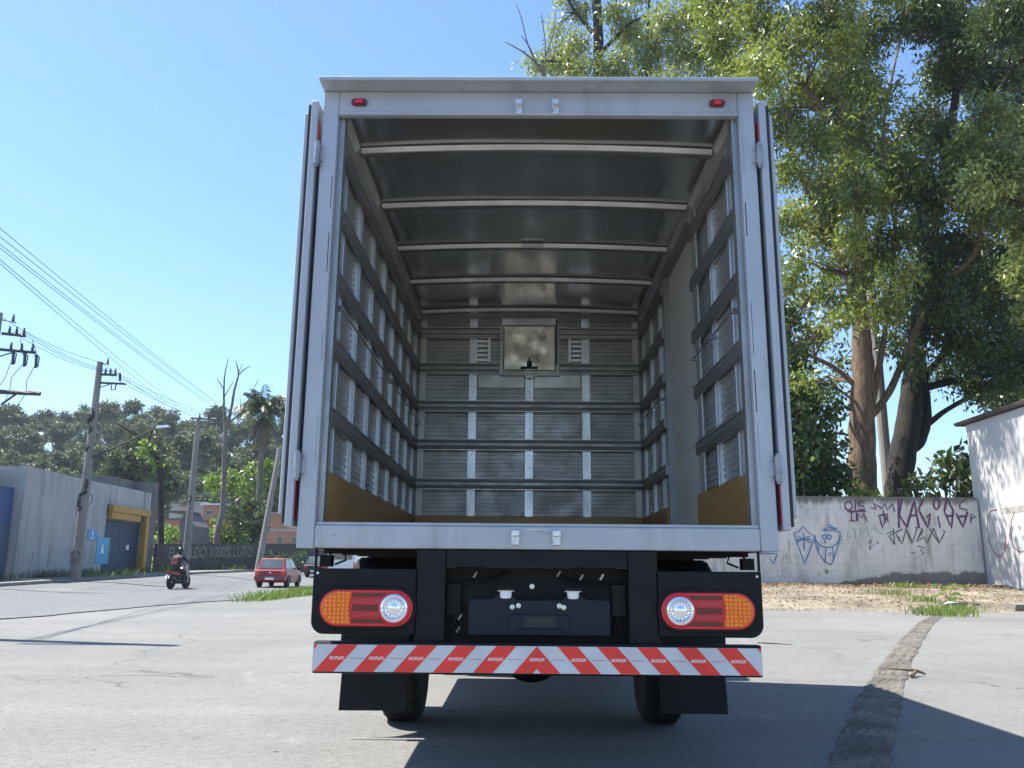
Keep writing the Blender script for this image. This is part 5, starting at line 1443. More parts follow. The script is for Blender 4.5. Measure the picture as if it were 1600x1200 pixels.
for pp in ([(17, 566), (8, 590), (-2, 605)], [(35, 570), (24, 583), (18, 590), (14, 615)], [(54, 572), (42, 595), (40, 618)], [(38, 618), (25, 637), (4, 632)], [(12, 617), (8, 628), (2, 632)], [(32, 530), (34, 545), (37, 556)], [(50, 530), (56, 548), (57, 558)]):
    mb = MB(); mb.tube([P0(*c) for c in pp], 0.014, 5); mb.build('jumper_cable', M['wire'], pa, world=True)
# pole in front of the grey building
p1 = Vector((PX, 39.75, bz(39.75) - 0.1)); z1 = at_x(155, 565, PX).z
pb_ = pole('utility_pole', 'concrete utility pole in front of the grey building with street light arm', p1, (PX, 39.75, z1), 0.24, 0.14)
def P1(px, py): q = at(px, py, 39.75); return (q.x, q.y, q.z)
crossarm(pb_, P1(157, 585), P1(182, 586), 0.06, None, 3)
crossarm(pb_, P1(156, 598), P1(197, 600), 0.055, P1(154, 606), 0)
crossarm(pb_, P1(158, 567), P1(171, 570), 0.025, None, 1)
q = P1(188, 592); mb = MB(); mb.tube([(q[0], q[1], q[2] - .1), (q[0] - .05, q[1], q[2] + .28)], 0.06, 7); mb.build('lightning_arrester', M['wood_dark'], pb_, world=True)
q = P1(177, 606); mb = MB(); mb.tube([(q[0] - .1, q[1], q[2] + .15), (q[0] - .1, q[1], q[2] - .1), (q[0] + .1, q[1], q[2] - .1), (q[0] + .12, q[1], q[2] + .2)], 0.03, 6); mb.build('fuse_cutout', M['wood_dark'], pb_, world=True)
la = MB(); la.tube([P1(141, 716), P1(200, 690), P1(247, 667)], [0.06, 0.05, 0.04], 8); lo = la.build('light_arm', M['wood_dark'], pb_, world=True)
q = P1(247, 667); mb = MB(); mb.hexa([(q[0] - .05, q[1] - .12, q[2] - .08), (q[0] + .55, q[1] - .12, q[2] - .0), (q[0] + .55, q[1] + .12, q[2] - .0), (q[0] - .05, q[1] + .12, q[2] - .08)], [(q[0] - .05, q[1] - .09, q[2] + .05), (q[0] + .5, q[1] - .09, q[2] + .09), (q[0] + .5, q[1] + .09, q[2] + .09), (q[0] - .05, q[1] + .09, q[2] + .05)])
mb.build('lamp_head', M['stud'], lo, world=True)
for (px, py, s_) in ((136, 757, .28), (130, 770, .22), (125, 782, .30), (134, 768, .24), (127, 795, .2), (146, 650, .35), (140, 655, .25), (142, 672, .22), (138, 700, .2)):
    q = Vector(P1(px, py)); mb = MB(); mb.tube([q + Vector((0, -.12, s_)), q + Vector((.06, -.16, 0)), q + Vector((0, -.12, -s_))], [0.05, 0.10, 0.05], 8); mb.build('splice_closure', M['wire'], pb_, world=True)
q = Vector(P1(139, 780)); mb = MB(); mb.tube([q + Vector((0.16 * math.cos(a), 0, 0.24 * math.sin(a))) for a in np.linspace(0, 6.28, 18)], 0.018, 5); mb.build('cable_coil', M['wire'], pb_, world=True)
q = Vector(P1(119, 800)); mb = MB(); mb.tube([q + Vector((0.05, 0, 0.6)), q + Vector((-.02, 0, 0.2)), q + Vector((.02, 0, -.15)), q + Vector((.1, 0, .3))], 0.012, 5); mb.build('hanging_cable', M['wire'], pb_, world=True)
for pz in (0.9, 1.1):
    pass
MB().box(PX - 0.2, PX + 0.24, 39.5, 39.62, 1.0, 1.5).build('pole_poster', M['paint_old'], pb_, world=True)
# third pole by the mouldy wall
p2_ = Vector((PX + .3, 52.0, ground_z(PX, 52.0) + 0.1)); z2 = at_x(298, 650, PX + .3).z
pc = pole('utility_pole', 'concrete utility pole rising behind the motorcyclist beside the mouldy wall', p2_, (PX + .3, 52.0, z2), 0.24, 0.15)
def P2(px, py): q = at(px, py, 52.0); return (q.x, q.y, q.z)
crossarm(pc, P2(298, 653), P2(343, 655), 0.07, P2(299, 672), 3)
q = Vector(P2(291, 780)); mb = MB(); mb.tube([q + Vector((.25 + 0.16 * math.cos(a), -.2, 0.2 * math.sin(a))) for a in np.linspace(0, 6.28, 16)], 0.03, 5); mb.tube([q + Vector((-.2, -.2, .9)), q + Vector((-.25, -.25, .3))], .09, 6); mb.build('cable_coil', M['wire'], pc, world=True)
# leaning pole near the red car
b3 = at(403, 888, 60.5); t3 = at(437, 700, 61.5)
pd = pole('utility_pole', 'leaning pale concrete pole behind the red car', b3, t3, 0.26, 0.16)
MB().tube([t3 + Vector((-.3, 0, -.1)), t3 + Vector((.9, 0, -.1))], 0.05, 5).build('crossarm', M['wood_dark'], pd, world=True)
# pole outside the frame on the near kerb; its shadow falls across the lot
NB = Vector((-8.35, 10.75, 0)); NT_Z = 8.8
pn_ = pole('utility_pole', 'near utility pole at the lot edge casting the long thin shadow', NB, (NB.x, NB.y, NT_Z), 0.17, 0.11)
MB().box(NB.x - 1.5, NB.x + 0.2, NB.y - 0.06, NB.y + 0.06, 8.35, 8.45).build('crossarm', M['wood_dark'], pn_, world=True)
def wire(a, b, sag, label, r_=0.013, group='overhead wires', cat='wire'):
    a, b = Vector(a), Vector(b); n = 14
    pts_ = [a.lerp(b, k / n) - Vector((0, 0, sag * 4 * (k / n) * (1 - k / n))) for k in range(n + 1)]
    o = MB().tube(pts_, r_, 5).build('overhead_wire', M['wire'])
    return tag(o, label, cat, group)
lab = 'thin overhead wire of the bundle slanting down across the left sky'
for (y0, xe, ye) in ((408, 262, 630), (402, 278, 632), (384, 322, 628), (378, 328, 630), (366, 335, 627), (353, 340, 630)):
    far = at(xe, ye, 48.0); near = at(0, y0, 15.5)
    d = (near - far) / (far.y - near.y)
    st = near + d * (near.y - 10.75)
    wire(st, far, 0.10, lab, 0.007)
lab2 = 'overhead wire strung from pole to pole along the street'
for (a, b) in ((P0(5, 497), P1(158, 566)), (P0(20, 519), P1(163, 581)), (P0(32, 519), P1(172, 581)), (P0(39, 519), P1(180, 581)), (P1(163, 581), P2(312, 651)), (P1(172, 581), P2(327, 651)), (P1(180, 581), P2(341, 651)), (P1(158, 566), P2(299, 650))):
    wire(a, b, 0.22, lab2, 0.011)
for (a, b) in ((P0(4, 632), P1(138, 742)), (P1(140, 705), P2(292, 745)), (P2(297, 720), at(425, 745, 61)), (P2(297, 672), at(437, 703, 61.5))):
    wire(a, b, 0.35, 'low telephone cable sagging between the street poles', 0.011)

# ------------------------------------------------------------------ the far wood on the hill
def wood_tree(seed, h, crown_w):
    r_ = np.random.default_rng(seed)
    tr = MB(); tips = []
    tr.tube([(0, 0, -2), (0.2, 0, h * .35), (-0.1, 0.1, h * .7), (0.1, 0, h * .92)], [0.35, 0.26, 0.16, 0.06], 6)
    cl_ = []
    for k in range(13):
        t = r_.uniform(0.38, 1.0); a = r_.uniform(0, 6.28); w = crown_w * (0.35 + 0.65 * math.sin(math.pi * (t - 0.25) / 0.85)) * r_.uniform(0.3, 1.0)
        c = (w * math.cos(a), w * math.sin(a), h * t); cl_.append((c, r_.uniform(0.7, 1.5)))
        tr.tube([(0, 0, h * t * 0.75), (c[0] * .6, c[1] * .6, h * t * .9), c], [0.09, 0.06, 0.03], 4, caps=False)
    for k in range(4):
        cl_.append(((r_.normal(0, .8), r_.normal(0, .8), h * r_.uniform(.88, 1.0)), r_.uniform(.8, 1.3)))
    P, tn = cloud_points(cl_, 26, 0.45, 9, 0.6)
    V, Fq, tt = leaf_arrays(P, 0.75, 0.36, 0.3, tn)
    return tr, V, Fq, tt
protos = []
for k in range(5):
    tr, V, Fq, tt = wood_tree(50 + k, 24.0, 4.2 + 0.5 * k)
    root = thing('eucalyptus_tree', 'tall thin eucalyptus in the far wood on the hill', 'tree', (0, 0, 0), 'eucalyptus wood on the hill')
    tr.build('trunk', M['bark_grey'], root)
    mesh_from_np('crown', V, Fq, M['leaf_far'], root, tt)
    protos.append(root)
used = [False] * 5
wr = random.Random(11)
def ridge_y(px):
    pts_ = [(-80, 648), (0, 642), (60, 640), (120, 645), (170, 640), (215, 628), (250, 645), (290, 634), (330, 640), (370, 655), (420, 660), (520, 650), (700, 650)]
    for i in range(len(pts_) - 1):
        if pts_[i][0] <= px <= pts_[i + 1][0]:
            t = (px - pts_[i][0]) / (pts_[i + 1][0] - pts_[i][0]); return pts_[i][1] + t * (pts_[i + 1][1] - pts_[i][1])
    return 650
spots = []
for k in range(48): spots.append((-75 + k * 13.5 + wr.uniform(-5, 5), wr.uniform(165, 215), wr.uniform(-12, 26)))
for k in range(34): spots.append((-70 + k * 18 + wr.uniform(-7, 7), wr.uniform(125, 160), wr.uniform(25, 75)))
for k in range(24): spots.append((-60 + k * 22 + wr.uniform(-8, 8), wr.uniform(98, 118), wr.uniform(75, 120)))
for i, (px, Y, dyp) in enumerate(spots):
    k = wr.randrange(5)
    top = at(px, ridge_y(px) + dyp, Y)
    zb = max(hill_z(top.x, Y), ground_z(top.x, Y)) - 0.3
    h = top.z - zb
    if h < 5: continue
    if used[k]: r_ = copy_tree(protos[k])
    else: r_ = protos[k]; used[k] = True
    s_ = h / 24.5
    r_['label'] = ('tall thin eucalyptus on the ridge line of the far wood' if i < 48 else ('eucalyptus on the middle slope of the far wood' if i < 82 else 'lower eucalyptus at the near edge of the far wood'))
    r_.location = (top.x, Y, zb); r_.scale = (s_ * wr.uniform(.9, 1.25),) * 2 + (s_,); r_.rotation_euler = (0, 0, wr.uniform(0, 6.28))

# ------------------------------------------------------------------ nearer trees on the left
def small_tree(name, label, Y, trunk_paths, clusters, leaf_m, bark_m, L, W, per, leaves=20, twig=0.3, dy=1.5):
    b = at(trunk_paths[0][0][0], trunk_paths[0][0][1], Y)
    return big_tree(name, label, Y, (trunk_paths[0][0][0], trunk_paths[0][0][1], ground_z(b.x, Y)), trunk_paths, clusters, leaf_m, bark_m, L, W, per, twig, leaves, dy)
small_tree('olive_tree', 'olive green round tree behind the grey building roof', 80.0, [[(225, 900, 6), (222, 800, 5), (220, 740, 3)]],
    [(190, 720, 26), (225, 715, 28), (255, 730, 24), (210, 690, 22), (240, 690, 20), (175, 745, 22), (265, 760, 24), (245, 770, 24), (205, 750, 28)], M['leaf_far'], M['bark_grey'], 0.5, 0.25, 26)
small_tree('sparse_tree', 'dark bent tree with few bright leaves above the gateway roof', 60.0, [[(252, 880, 5), (249, 735, 4.5), (238, 705, 3.5), (218, 685, 2.8), (195, 668, 1.6), (180, 660, .8)], [(230, 697, 2), (238, 672, 1.2), (250, 660, .6)], [(218, 685, 2), (208, 672, 1), (200, 690, .6)]],
    [(222, 705, 9), (235, 712, 9), (228, 695, 7), (240, 725, 7)], M['leaf_bright'], M['bark_dark'], 0.35, 0.2, 30, 14, 0.2, .5)
small_tree('bright_tree', 'light green leafy tree behind the bare trunk', 76.0, [[(372, 900, 5), (370, 800, 4), (380, 760, 3), (400, 740, 2)], [(370, 800, 3), (345, 765, 2), (335, 750, 1)]],
    [(330, 752, 13), (345, 745, 14), (362, 748, 14), (345, 762, 12), (395, 738, 15), (420, 732, 16), (405, 755, 13), (430, 750, 14), (380, 765, 12)], M['leaf_bright'], M['bark_grey'], 0.42, 0.22, 34, 16, 0.3)
small_tree('dark_round_tree', 'dense dark tree in front of the brick house', 72.0, [[(388, 900, 3.5), (385, 830, 3), (383, 790, 2)], [(385, 830, 2), (360, 800, 1.3), (340, 790, .8)]],
    [(390, 800, 18), (375, 815, 16), (400, 825, 16), (365, 795, 13), (385, 840, 15), (395, 780, 12), (410, 800, 10)], M['leaf_dark'], M['bark_dark'], 0.36, 0.18, 40, 16, 0.28)
bush('bright_bush', 'bright green bush behind the mouldy wall below the bare trunk', 70.0, [(330, 840, 14), (345, 830, 13), (318, 846, 11), (362, 838, 12), (375, 846, 10), (340, 848, 12), (352, 815, 8)], M['leaf_bright'], 0.4, 0.22, per=40, leaves=16, twig=.28)
bush('yellow_green_bush', 'yellow green bush between the dark tower and the third pole', 66.0, [(255, 835, 11), (265, 825, 9), (270, 840, 9), (255, 848, 9), (278, 830, 6)], M['leaf_bright'], 0.36, 0.2, per=40, leaves=16, twig=.28)
bush('roadside_shrub', 'ragged dark shrub against the wall beside the leaning pole', 62.0, [(425, 868, 9), (445, 872, 9), (460, 876, 9), (470, 865, 8), (435, 878, 7), (455, 886, 8)], M['leaf_bush'], 0.3, 0.16, per=40, leaves=16, twig=.22)
# bare dead tree
cr = lambda x, y, w, d=0: (x / 3.333, 440 + y / 3.333, w, d)
b = at(345, 870, 66.0)
dt = thing('dead_tree', 'tall leafless dead tree reaching above the wood beside the palm', 'tree', (b.x, b.y, ground_z(b.x, b.y)))
mb = MB()
for p in ([cr(1120, 1500, 5.5), cr(1130, 1330, 5), cr(1160, 1180, 4.5), cr(1170, 900, 4), cr(1178, 760, 3.4), cr(1200, 680, 2.4), cr(1222, 560, 1.9), cr(1242, 480, 1.3), cr(1228, 415, .6)],
          [cr(1172, 820, 2.5), cr(1168, 700, 2), cr(1166, 600, 1.7), cr(1170, 490, 1.1), cr(1190, 400, .5)], [cr(1238, 490, 1.1), cr(1275, 455, .8), cr(1310, 440, .4)], [cr(1240, 480, .8), cr(1262, 430, .4)], [cr(1185, 740, 2), cr(1255, 680, 1.3), cr(1300, 600, .8), cr(1345, 510, .4)],
          [cr(1166, 560, 1.1), cr(1130, 505, .5)], [cr(1170, 740, 1.3), cr(1130, 655, .7)], [cr(1168, 600, 1), cr(1215, 520, .5)], [cr(1170, 870, 1.3), cr(1090, 800, .8), cr(1020, 775, .5)], [cr(1255, 680, .8), cr(1250, 600, .4)]):
    limb(mb, p, 66.0, 7, 0.08)
mb.build('trunk', M['bark_grey'], dt, world=True, smooth=True)
# palm
pc_ = at(413, 638, 74.0); gb = ground_z(pc_.x, 74.0)
palm = thing('palm_tree', 'palm with drooping fronds and a brown skirt of dead leaves', 'palm', (pc_.x, pc_.y, gb))
mb = MB(); mb.tube([(0, 0, -.2), (0.1, 0, 4), (0, 0, pc_.z - gb - .3)], [0.30, 0.24, 0.22], 10); mb.build('trunk', M['bark_grey'], palm)
def fronds(n_, Lf, up, m_, nm, wid=0.05, zoff=0.0):
    Vs = []; Fs = []; tt = []; ribm = MB()
    for k in range(n_):
        a = 2 * math.pi * k / n_ * 1.618 * 2 + random.uniform(-.2, .2); el = up + random.uniform(-.5, .5)
        d = Vector((math.cos(a) * math.cos(el), math.sin(a) * math.cos(el), math.sin(el))); L = Lf * random.uniform(.75, 1.15)
        p = Vector((0, 0, pc_.z - gb - .3 + zoff)); pts_ = []
        for j in range(15):
            pts_.append(p.copy()); p = p + d * (L / 14); d = (d + Vector((0, 0, -0.13))).normalized()
        ribm.tube(pts_, [0.035 * (1 - j / 15.5) + .006 for j in range(15)], 4)
        for j in range(1, 15):
            t = (pts_[j] - pts_[j - 1]).normalized(); sd = t.cross(Vector((0, 0, 1)))
            sd = sd.normalized() if sd.length > 1e-3 else Vector((1, 0, 0))
            for s in (-1, 1):
                for q in range(5):
                    o_ = pts_[j - 1].lerp(pts_[j], q / 5); ll = 0.75 * math.sin(math.pi * (0.12 + 0.8 * j / 15)) * random.uniform(.7, 1.1)
                    e = o_ + (sd * s * random.uniform(.5, 1) + t * .5 + Vector((0, 0, -random.uniform(.3, 1.0)))).normalized() * ll
                    w_ = t * wid; b0 = len(Vs); m1 = o_.lerp(e, .5) + Vector((0, 0, .05))
                    Vs += [o_, m1 + w_, e, m1 - w_]; Fs.append((b0, b0 + 1, b0 + 2, b0 + 3)); tt += [random.random()] * 4
    ob = mesh_from_np(nm, np.array([tuple(v) for v in Vs]), Fs, m_, palm, tt)
    ribm.build('frond_rib', m_, ob)
fronds(56, 3.4, 0.75, M['leaf_palm'], 'fronds', 0.035)
fronds(16, 2.6, -0.9, M['leaf_dry'], 'dead_frond_skirt', 0.05, -.5)
# houses on the slope beyond
t_ = NT('orange_brick')
bt_ = t_.node('ShaderNodeTexBrick'); bt_.inputs['Scale'].default_value = 3.2; bt_.inputs['Color1'].default_value = (0.42, 0.17, 0.09, 1); bt_.inputs['Color2'].default_value = (0.50, 0.23, 0.13, 1); bt_.inputs['Mortar'].default_value = (0.33, 0.27, 0.22, 1)
cx_ = t_.node('ShaderNodeSeparateXYZ'); t_.link(t_.pos(), cx_.inputs[0]); cm_ = t_.node('ShaderNodeCombineXYZ'); t_.link(t_.math('ADD', cx_.outputs['X'], cx_.outputs['Y']), cm_.inputs[0]); t_.link(cx_.outputs['Z'], cm_.inputs[1]); t_.link(cm_.outputs[0], bt_.inputs['Vector'])
t_.base(t_.mix(t_.ramp(t_.noise(.5, 5, .6), [(.4, 0.0), (.7, .5)]), bt_.outputs['Color'], (0.30, 0.16, 0.10))); t_.set(Roughness=.9)
M['brick'] = t_.mat
def far_house(name, label, px0, px1, ytop, Y, depth, wall_m, roof_m, windows, band=None):
    a = at(px0, ytop, Y); b = at(px1, ytop, Y); zg = ground_z(a.x, Y) - .5
    r = thing(name, label, 'house', ((a.x + b.x) / 2, Y, zg))
    w_ = MB().box(a.x, b.x, Y, Y + depth, zg, a.z).build('wall', wall_m, r, world=True)
    MB().box(a.x - .25, b.x + .25, Y - .3, Y + depth + .3, a.z + .002, a.z + .16).build('roof', roof_m, r, world=True)
    for (wx0, wy0, wx1, wy1) in windows:
        p, q = at(wx0, wy0, Y - .02), at(wx1, wy1, Y - .02)
        fr = MB().box(p.x, q.x, Y - .04, Y - .001, q.z, p.z).build('window', M['lintel'], r, world=True)
        MB().box(p.x + .08, q.x - .08, Y - .06, Y - .041, q.z + .08, p.z - .08).build('pane', M['glass'], fr, world=True)
    if band:
        p = at(px0, band, Y); MB().box(a.x, b.x, Y - .05, Y - .001, p.z - .12, p.z + .12).build('floor_band', M['bldg'], r, world=True)
    return r
far_house('brick_house', 'bare orange brick house behind the leaning pole', 405, 500, 803, 92.0, 9, M['brick'], M['bldg'], [(432, 838, 442, 850), (455, 838, 466, 850)], 828)
far_house('white_block_house', 'pale rendered house left of the bare trunk beyond the wall', 266, 318, 786, 100.0, 8, M['bldg'], M['lintel'], [(300, 800, 308, 808)])
far_house('dark_upper_house', 'dark walled upper storey under a thin flat roof', 298, 342, 771, 112.0, 8, M['bldg_dark'], M['bldg'], [(326, 776, 333, 784)])
far_house('terracotta_house', 'terracotta house with white trim behind the bright bush', 318, 350, 789, 96.0, 7, M['brick'], M['sign_white'], [(322, 797, 332, 805)])
far_house('low_brick_house', 'low brick house behind the yellow green bush', 248, 300, 812, 90.0, 7, M['brick'], M['bldg_dark'], [(256, 818, 263, 826)])
sh = at(300, 822, 64.0)
r = thing('gabled_shed', 'dark gabled shed end standing behind the mouldy wall', 'shed', (sh.x, sh.y, 0))
wv = [at(290, 800, 64), at(304, 822, 64), at(304, 860, 64), at(281, 860, 64), at(281, 812, 64)]
MB().add([tuple(v) for v in wv] + [(v.x, v.y + 3, v.z) for v in wv], [(0, 1, 2, 3, 4), (9, 8, 7, 6, 5)] + [(i, i + 5, (i + 1) % 5 + 5, (i + 1) % 5) for i in range(5)]).build('wall', M['bldg_dark'], r, world=True)
MB().box(wv[0].x - 1.6, wv[0].x + .1, 64, 67, wv[0].z, wv[0].z + .1).build('roof', M['bldg_dark'], r, world=True)

# ================================================================== vehicles on the street
M['car_red'] = pbr('faded_red_paint', (0.21, 0.016, 0.024), 0.3, 0, 0.08, 2.0)
M['car_dark'] = pbr('dark_green_paint', (0.015, 0.03, 0.032), 0.25, 0, 0.08, 2.0)
M['car_glass'] = make_glass('car_glass', (0.06, 0.075, 0.08), 0.08)
M['bumper_grey'] = pbr('bumper_grey', (0.10, 0.10, 0.105), 0.6, 0, 0.1)
M['skin'] = pbr('skin', (0.35, 0.2, 0.13), 0.6, 0, 0.1)
def make_car(name, label, loc, rotz, paint):
    c = thing(name, label, 'car', loc, None, rotz)
    L, hw = 3.70, 0.775       # rear at y = 0
    # body: cross sections along y (y, half width low, half width belt, z sill, z belt)
    sec = [(0.0, .70, .70, .34, .80), (0.06, .745, .745, .28, .86), (.5, hw, .765, .24, .89), (1.6, hw, .77, .22, .89), (2.6, hw, .765, .22, .87), (3.1, .765, .74, .24, .80), (3.5, .73, .69, .27, .72), (3.7, .64, .60, .33, .62)]
    mb_ = MB()
    for (y, a, b2, z0, z1) in sec:
        zm = (z0 + z1) / 2 + .05
        mb_.v += [(-a * .94, y, z0), (-a, y, zm), (-b2, y, z1), (b2, y, z1), (a, y, zm), (a * .94, y, z0)]
    n = len(sec)
    for i in range(n - 1):
        for k in range(6):
            mb_.f.append((i * 6 + k, i * 6 + (k + 1) % 6, (i + 1) * 6 + (k + 1) % 6, (i + 1) * 6 + k)); mb_.m.append(0)
    mb_.f.append((0, 1, 2, 3, 4, 5)); mb_.m.append(0); mb_.f.append(tuple(reversed(range((n - 1) * 6, n * 6)))); mb_.m.append(0)
    body = mb_.build('body', paint, c, bevel=0.03, seg=2)
    # greenhouse
    bt = [(-.70, .06, .85), (.70, .06, .85), (.70, 2.72, .85), (-.70, 2.72, .85)]
    tp = [(-.56, .42, 1.40), (.56, .42, 1.40), (.56, 1.95, 1.42), (-.56, 1.95, 1.42)]
    MB().hexa(bt, tp).build('roof', paint, c, bevel=0.04, seg=2)
    def pane(nm, i0, i1, u0, u1, v0, v1):
        A, B, D, E = Vector(bt[i0]), Vector(bt[i1]), Vector(tp[i0]), Vector(tp[i1])
        f = lambda u, v: A.lerp(B, u).lerp(D.lerp(E, u), v)
        nrm = (B - A).cross(D - A).normalized() * 0.012
        q = [f(u0, v0), f(u1, v0), f(u1, v1), f(u0, v1)]
        MB().hexa([p - nrm for p in q], [p + nrm for p in q]).build(nm, M['car_glass'], c)
    pane('rear_window', 0, 1, .10, .90, .14, .88)
    pane('windscreen', 2, 3, .08, .92, .12, .90)
    for (i0, i1, spans) in ((1, 2, ((.07, .42), (.46, .90))), (3, 0, ((.10, .54), (.58, .93)))):
        for (u0, u1) in spans: pane('side_window', i0, i1, u0, u1, .16, .86)
    for s in (-1, 1):
        MB().box(s * .52, s * .70, -.018, .03, .58, .78).build('tail_light', M['lamp_red'], c, bevel=.008)
        MB().box(s * .50, s * .66, 3.60, 3.72, .50, .60).build('headlight', M['milk'], c, bevel=.01)
        MB().box(s * .72, s * .90, 2.42, 2.54, .88, 1.0).build('door_mirror', M['plastic'], c, bevel=.01)
        MB().box(s * .772, s * .785, 1.15, 1.30, .76, .79).build('door_handle', M['plastic'], c)
    MB().box(-.74, .74, -.10, .05, .34, .54).build('rear_bumper', paint, c, bevel=.02)
    MB().box(-.73, .73, -.112, -.101, .50, .545).build('bumper_trim', M['bumper_grey'], c)
    MB().box(-.70, .70, 3.62, 3.80, .30, .50).build('front_bumper', M['bumper_grey'], c, bevel=.02)
    MB().box(-.21, .21, -.118, -.102, .38, .49).build('number_plate', M['sign_white'], c)
    MB().lathe([(.035, 0), (.035, .01)], lambda a, b2, h: (a, -.004 - h, .72 + b2), 12).build('badge', M['chrome'], c)
    for y in (.68, 3.0):
        for s in (-1, 1):
            fn = lambda a, b2, h: (s * (.66 + h), y + a, .285 + b2)
            w_ = MB().lathe([(.18, -.08), (.27, -.085), (.285, -.06), (.285, .06), (.27, .085), (.18, .08)], fn, 20).build('wheel', M['rubber'], c, smooth=True)
            MB().lathe([(.178, 0), (.17, .07), (.05, .085), (.02, .09)], fn, 16).build('rim', M['stud'], w_)
            MB().lathe([(.33, 0.0), (.33, .108), (.29, .110)], lambda a, b2, h: (s * (.67 + h), y + a, max(.22, .285 + b2)), 20).build('wheel_arch', M['seal'], c)
    return c
q = at_ground(423, 919)
make_car('parked_car', 'faded red hatchback seen from behind on the street', (q.x - .1, q.y + .1, ground_z(q.x, q.y) + 0.008), R(2), M['car_red'])
q = at_ground(490, 903)
make_car('street_car', 'dark hatchback half hidden by the truck ahead of the red car', (q.x, q.y, ground_z(q.x, q.y) + 0.008), R(-4), M['car_dark'])

# motorcycle and rider, riding away
q = at_ground(266, 921)
MS = Vector((q.x, q.y, ground_z(q.x, q.y) + 0.008)); MR = R(-6)
moto = thing('motorcycle', 'black and red motorcycle ridden away along the street', 'motorcycle', MS, None, MR)
def mwheel(y, r_):
    fn = lambda a, b2, h: (h, y + a, r_ + b2)
    w_ = MB().lathe([(r_ - .07, -.045), (r_ - .02, -.058), (r_, -.03), (r_, .03), (r_ - .02, .058), (r_ - .07, .045)], fn, 24).build('wheel', M['rubber'], moto, smooth=True)
    MB().lathe([(r_ - .072, -.03), (r_ - .072, .03), (.05, .04), (.04, .06)], fn, 16).build('rim', M['stud'], w_)
mwheel(.0, .31); mwheel(1.32, .31)
M['moto_red'] = pbr('moto_red', (0.16, 0.010, 0.018), 0.25, 0, 0.05)
mb = MB(); mb.hexa([(-.11, -.18, .60), (.11, -.18, .60), (.14, .55, .55), (-.14, .55, .55)], [(-.09, -.30, .76), (.09, -.30, .76), (.13, .55, .74), (-.13, .55, .74)]); mb.build('tail_fairing', M['moto_red'], moto, bevel=.02)
mb = MB(); mb.hexa([(-.13, .0, .745), (.13, .0, .745), (.13, .70, .74), (-.13, .70, .74)], [(-.11, -.05, .80), (.11, -.05, .80), (.11, .70, .79), (-.11, .70, .79)]); mb.build('saddle', M['seal'], moto, bevel=.015)
mb = MB(); mb.hexa([(-.15, .62, .62), (.15, .62, .62), (.15, 1.02, .66), (-.15, 1.02, .66)], [(-.12, .66, .90), (.12, .66, .90), (.11, 1.0, .92), (-.11, 1.0, .92)]); mb.build('fuel_tank', M['moto_red'], moto, bevel=.03)
mb = MB(); mb.hexa([(-.14, .45, .22), (.14, .45, .22), (.14, .95, .22), (-.14, .95, .22)], [(-.16, .45, .58), (.16, .45, .58), (.15, .98, .6), (-.15, .98, .6)]); mb.build('engine', M['wood_dark'], moto, bevel=.02)
mb = MB(); mb.tube([(.10, 1.32, .31), (.10, 1.08, .98)], .025, 8); mb.tube([(-.10, 1.32, .31), (-.10, 1.08, .98)], .025, 8); mb.build('fork', M['stud'], moto)
mb = MB(); mb.tube([(-.38, .92, 1.05), (-.22, 1.02, 1.06), (0, 1.06, 1.02), (.22, 1.02, 1.06), (.38, .92, 1.05)], .014, 8); mb.build('handlebar', M['seal'], moto)
for s in (-1, 1):
    mb = MB(); mb.tube([(s * .22, 1.02, 1.06), (s * .34, 1.02, 1.22)], .008, 6); mb.box(s * .28, s * .42, 1.0, 1.03, 1.20, 1.29); mb.build('mirror', M['seal'], moto)
mb = MB(); mb.tube([(.17, .7, .33), (.19, .1, .38), (.20, -.25, .48)], [.03, .05, .055], 10); mb.build('exhaust', M['wood_dark'], moto)
mb = MB(); mb.box(-.05, .05, -.315, -.28, .68, .74); mb.build('tail_light', M['lamp_red'], moto)
mb = MB(); mb.hexa([(-.09, -.36, .46), (.09, -.36, .46), (.09, -.35, .46), (-.09, -.35, .46)], [(-.09, -.30, .60), (.09, -.30, .60), (.09, -.29, .60), (-.09, -.29, .60)]); mb.build('number_plate', M['sign_white'], moto)
mb = MB(); mb.tube([(0, -.28, .62), (0, -.33, .55), (0, -.36, .42)], .02, 6); mb.tube([(-.12, .0, .31), (-.12, .55, .36)], .025, 6); mb.tube([(.12, .0, .31), (.12, .55, .36)], .025, 6); mb.build('swing_arm', M['seal'], moto)

# rider: one continuous body grown from a skeleton
def skin_body(name, joints, edges, radii, m_, parent, root_i=0, sub=2):
    me = bpy.data.meshes.new(name); me.from_pydata(joints, edges, [])
    o = bpy.data.objects.new(name, me); COL.objects.link(o)
    o.modifiers.new('skin', 'SKIN')
    for i, r_ in enumerate(radii):
        sv = me.skin_vertices[0].data[i]
        sv.radius = (r_, r_) if not hasattr(r_, '__len__') else r_
        sv.use_root = (i == root_i)
    s_ = o.modifiers.new('sub', 'SUBSURF'); s_.levels = sub; s_.render_levels = sub
    bpy.context.view_layer.update()
    m2 = bpy.data.meshes.new_from_object(o.evaluated_get(bpy.context.evaluated_depsgraph_get()))
    bpy.data.objects.remove(o)
    m2.materials.clear(); m2.materials.append(m_)
    m2.polygons.foreach_set('use_smooth', [True] * len(m2.polygons))
    o = bpy.data.objects.new(name, m2); COL.objects.link(o); o.parent = parent
    return o
M['jacket'] = pbr('dark_jacket', (0.018, 0.019, 0.024), 0.7, 0, 0.25, 6.0)
rider = thing('person', 'motorcyclist in black jacket and dark helmet riding away with a backpack', 'person', MS, None, MR)
J = [(0, .30, .86), (0, .34, 1.02), (0, .42, 1.22), (0, .50, 1.38), (0, .55, 1.48), (0, .58, 1.56)]
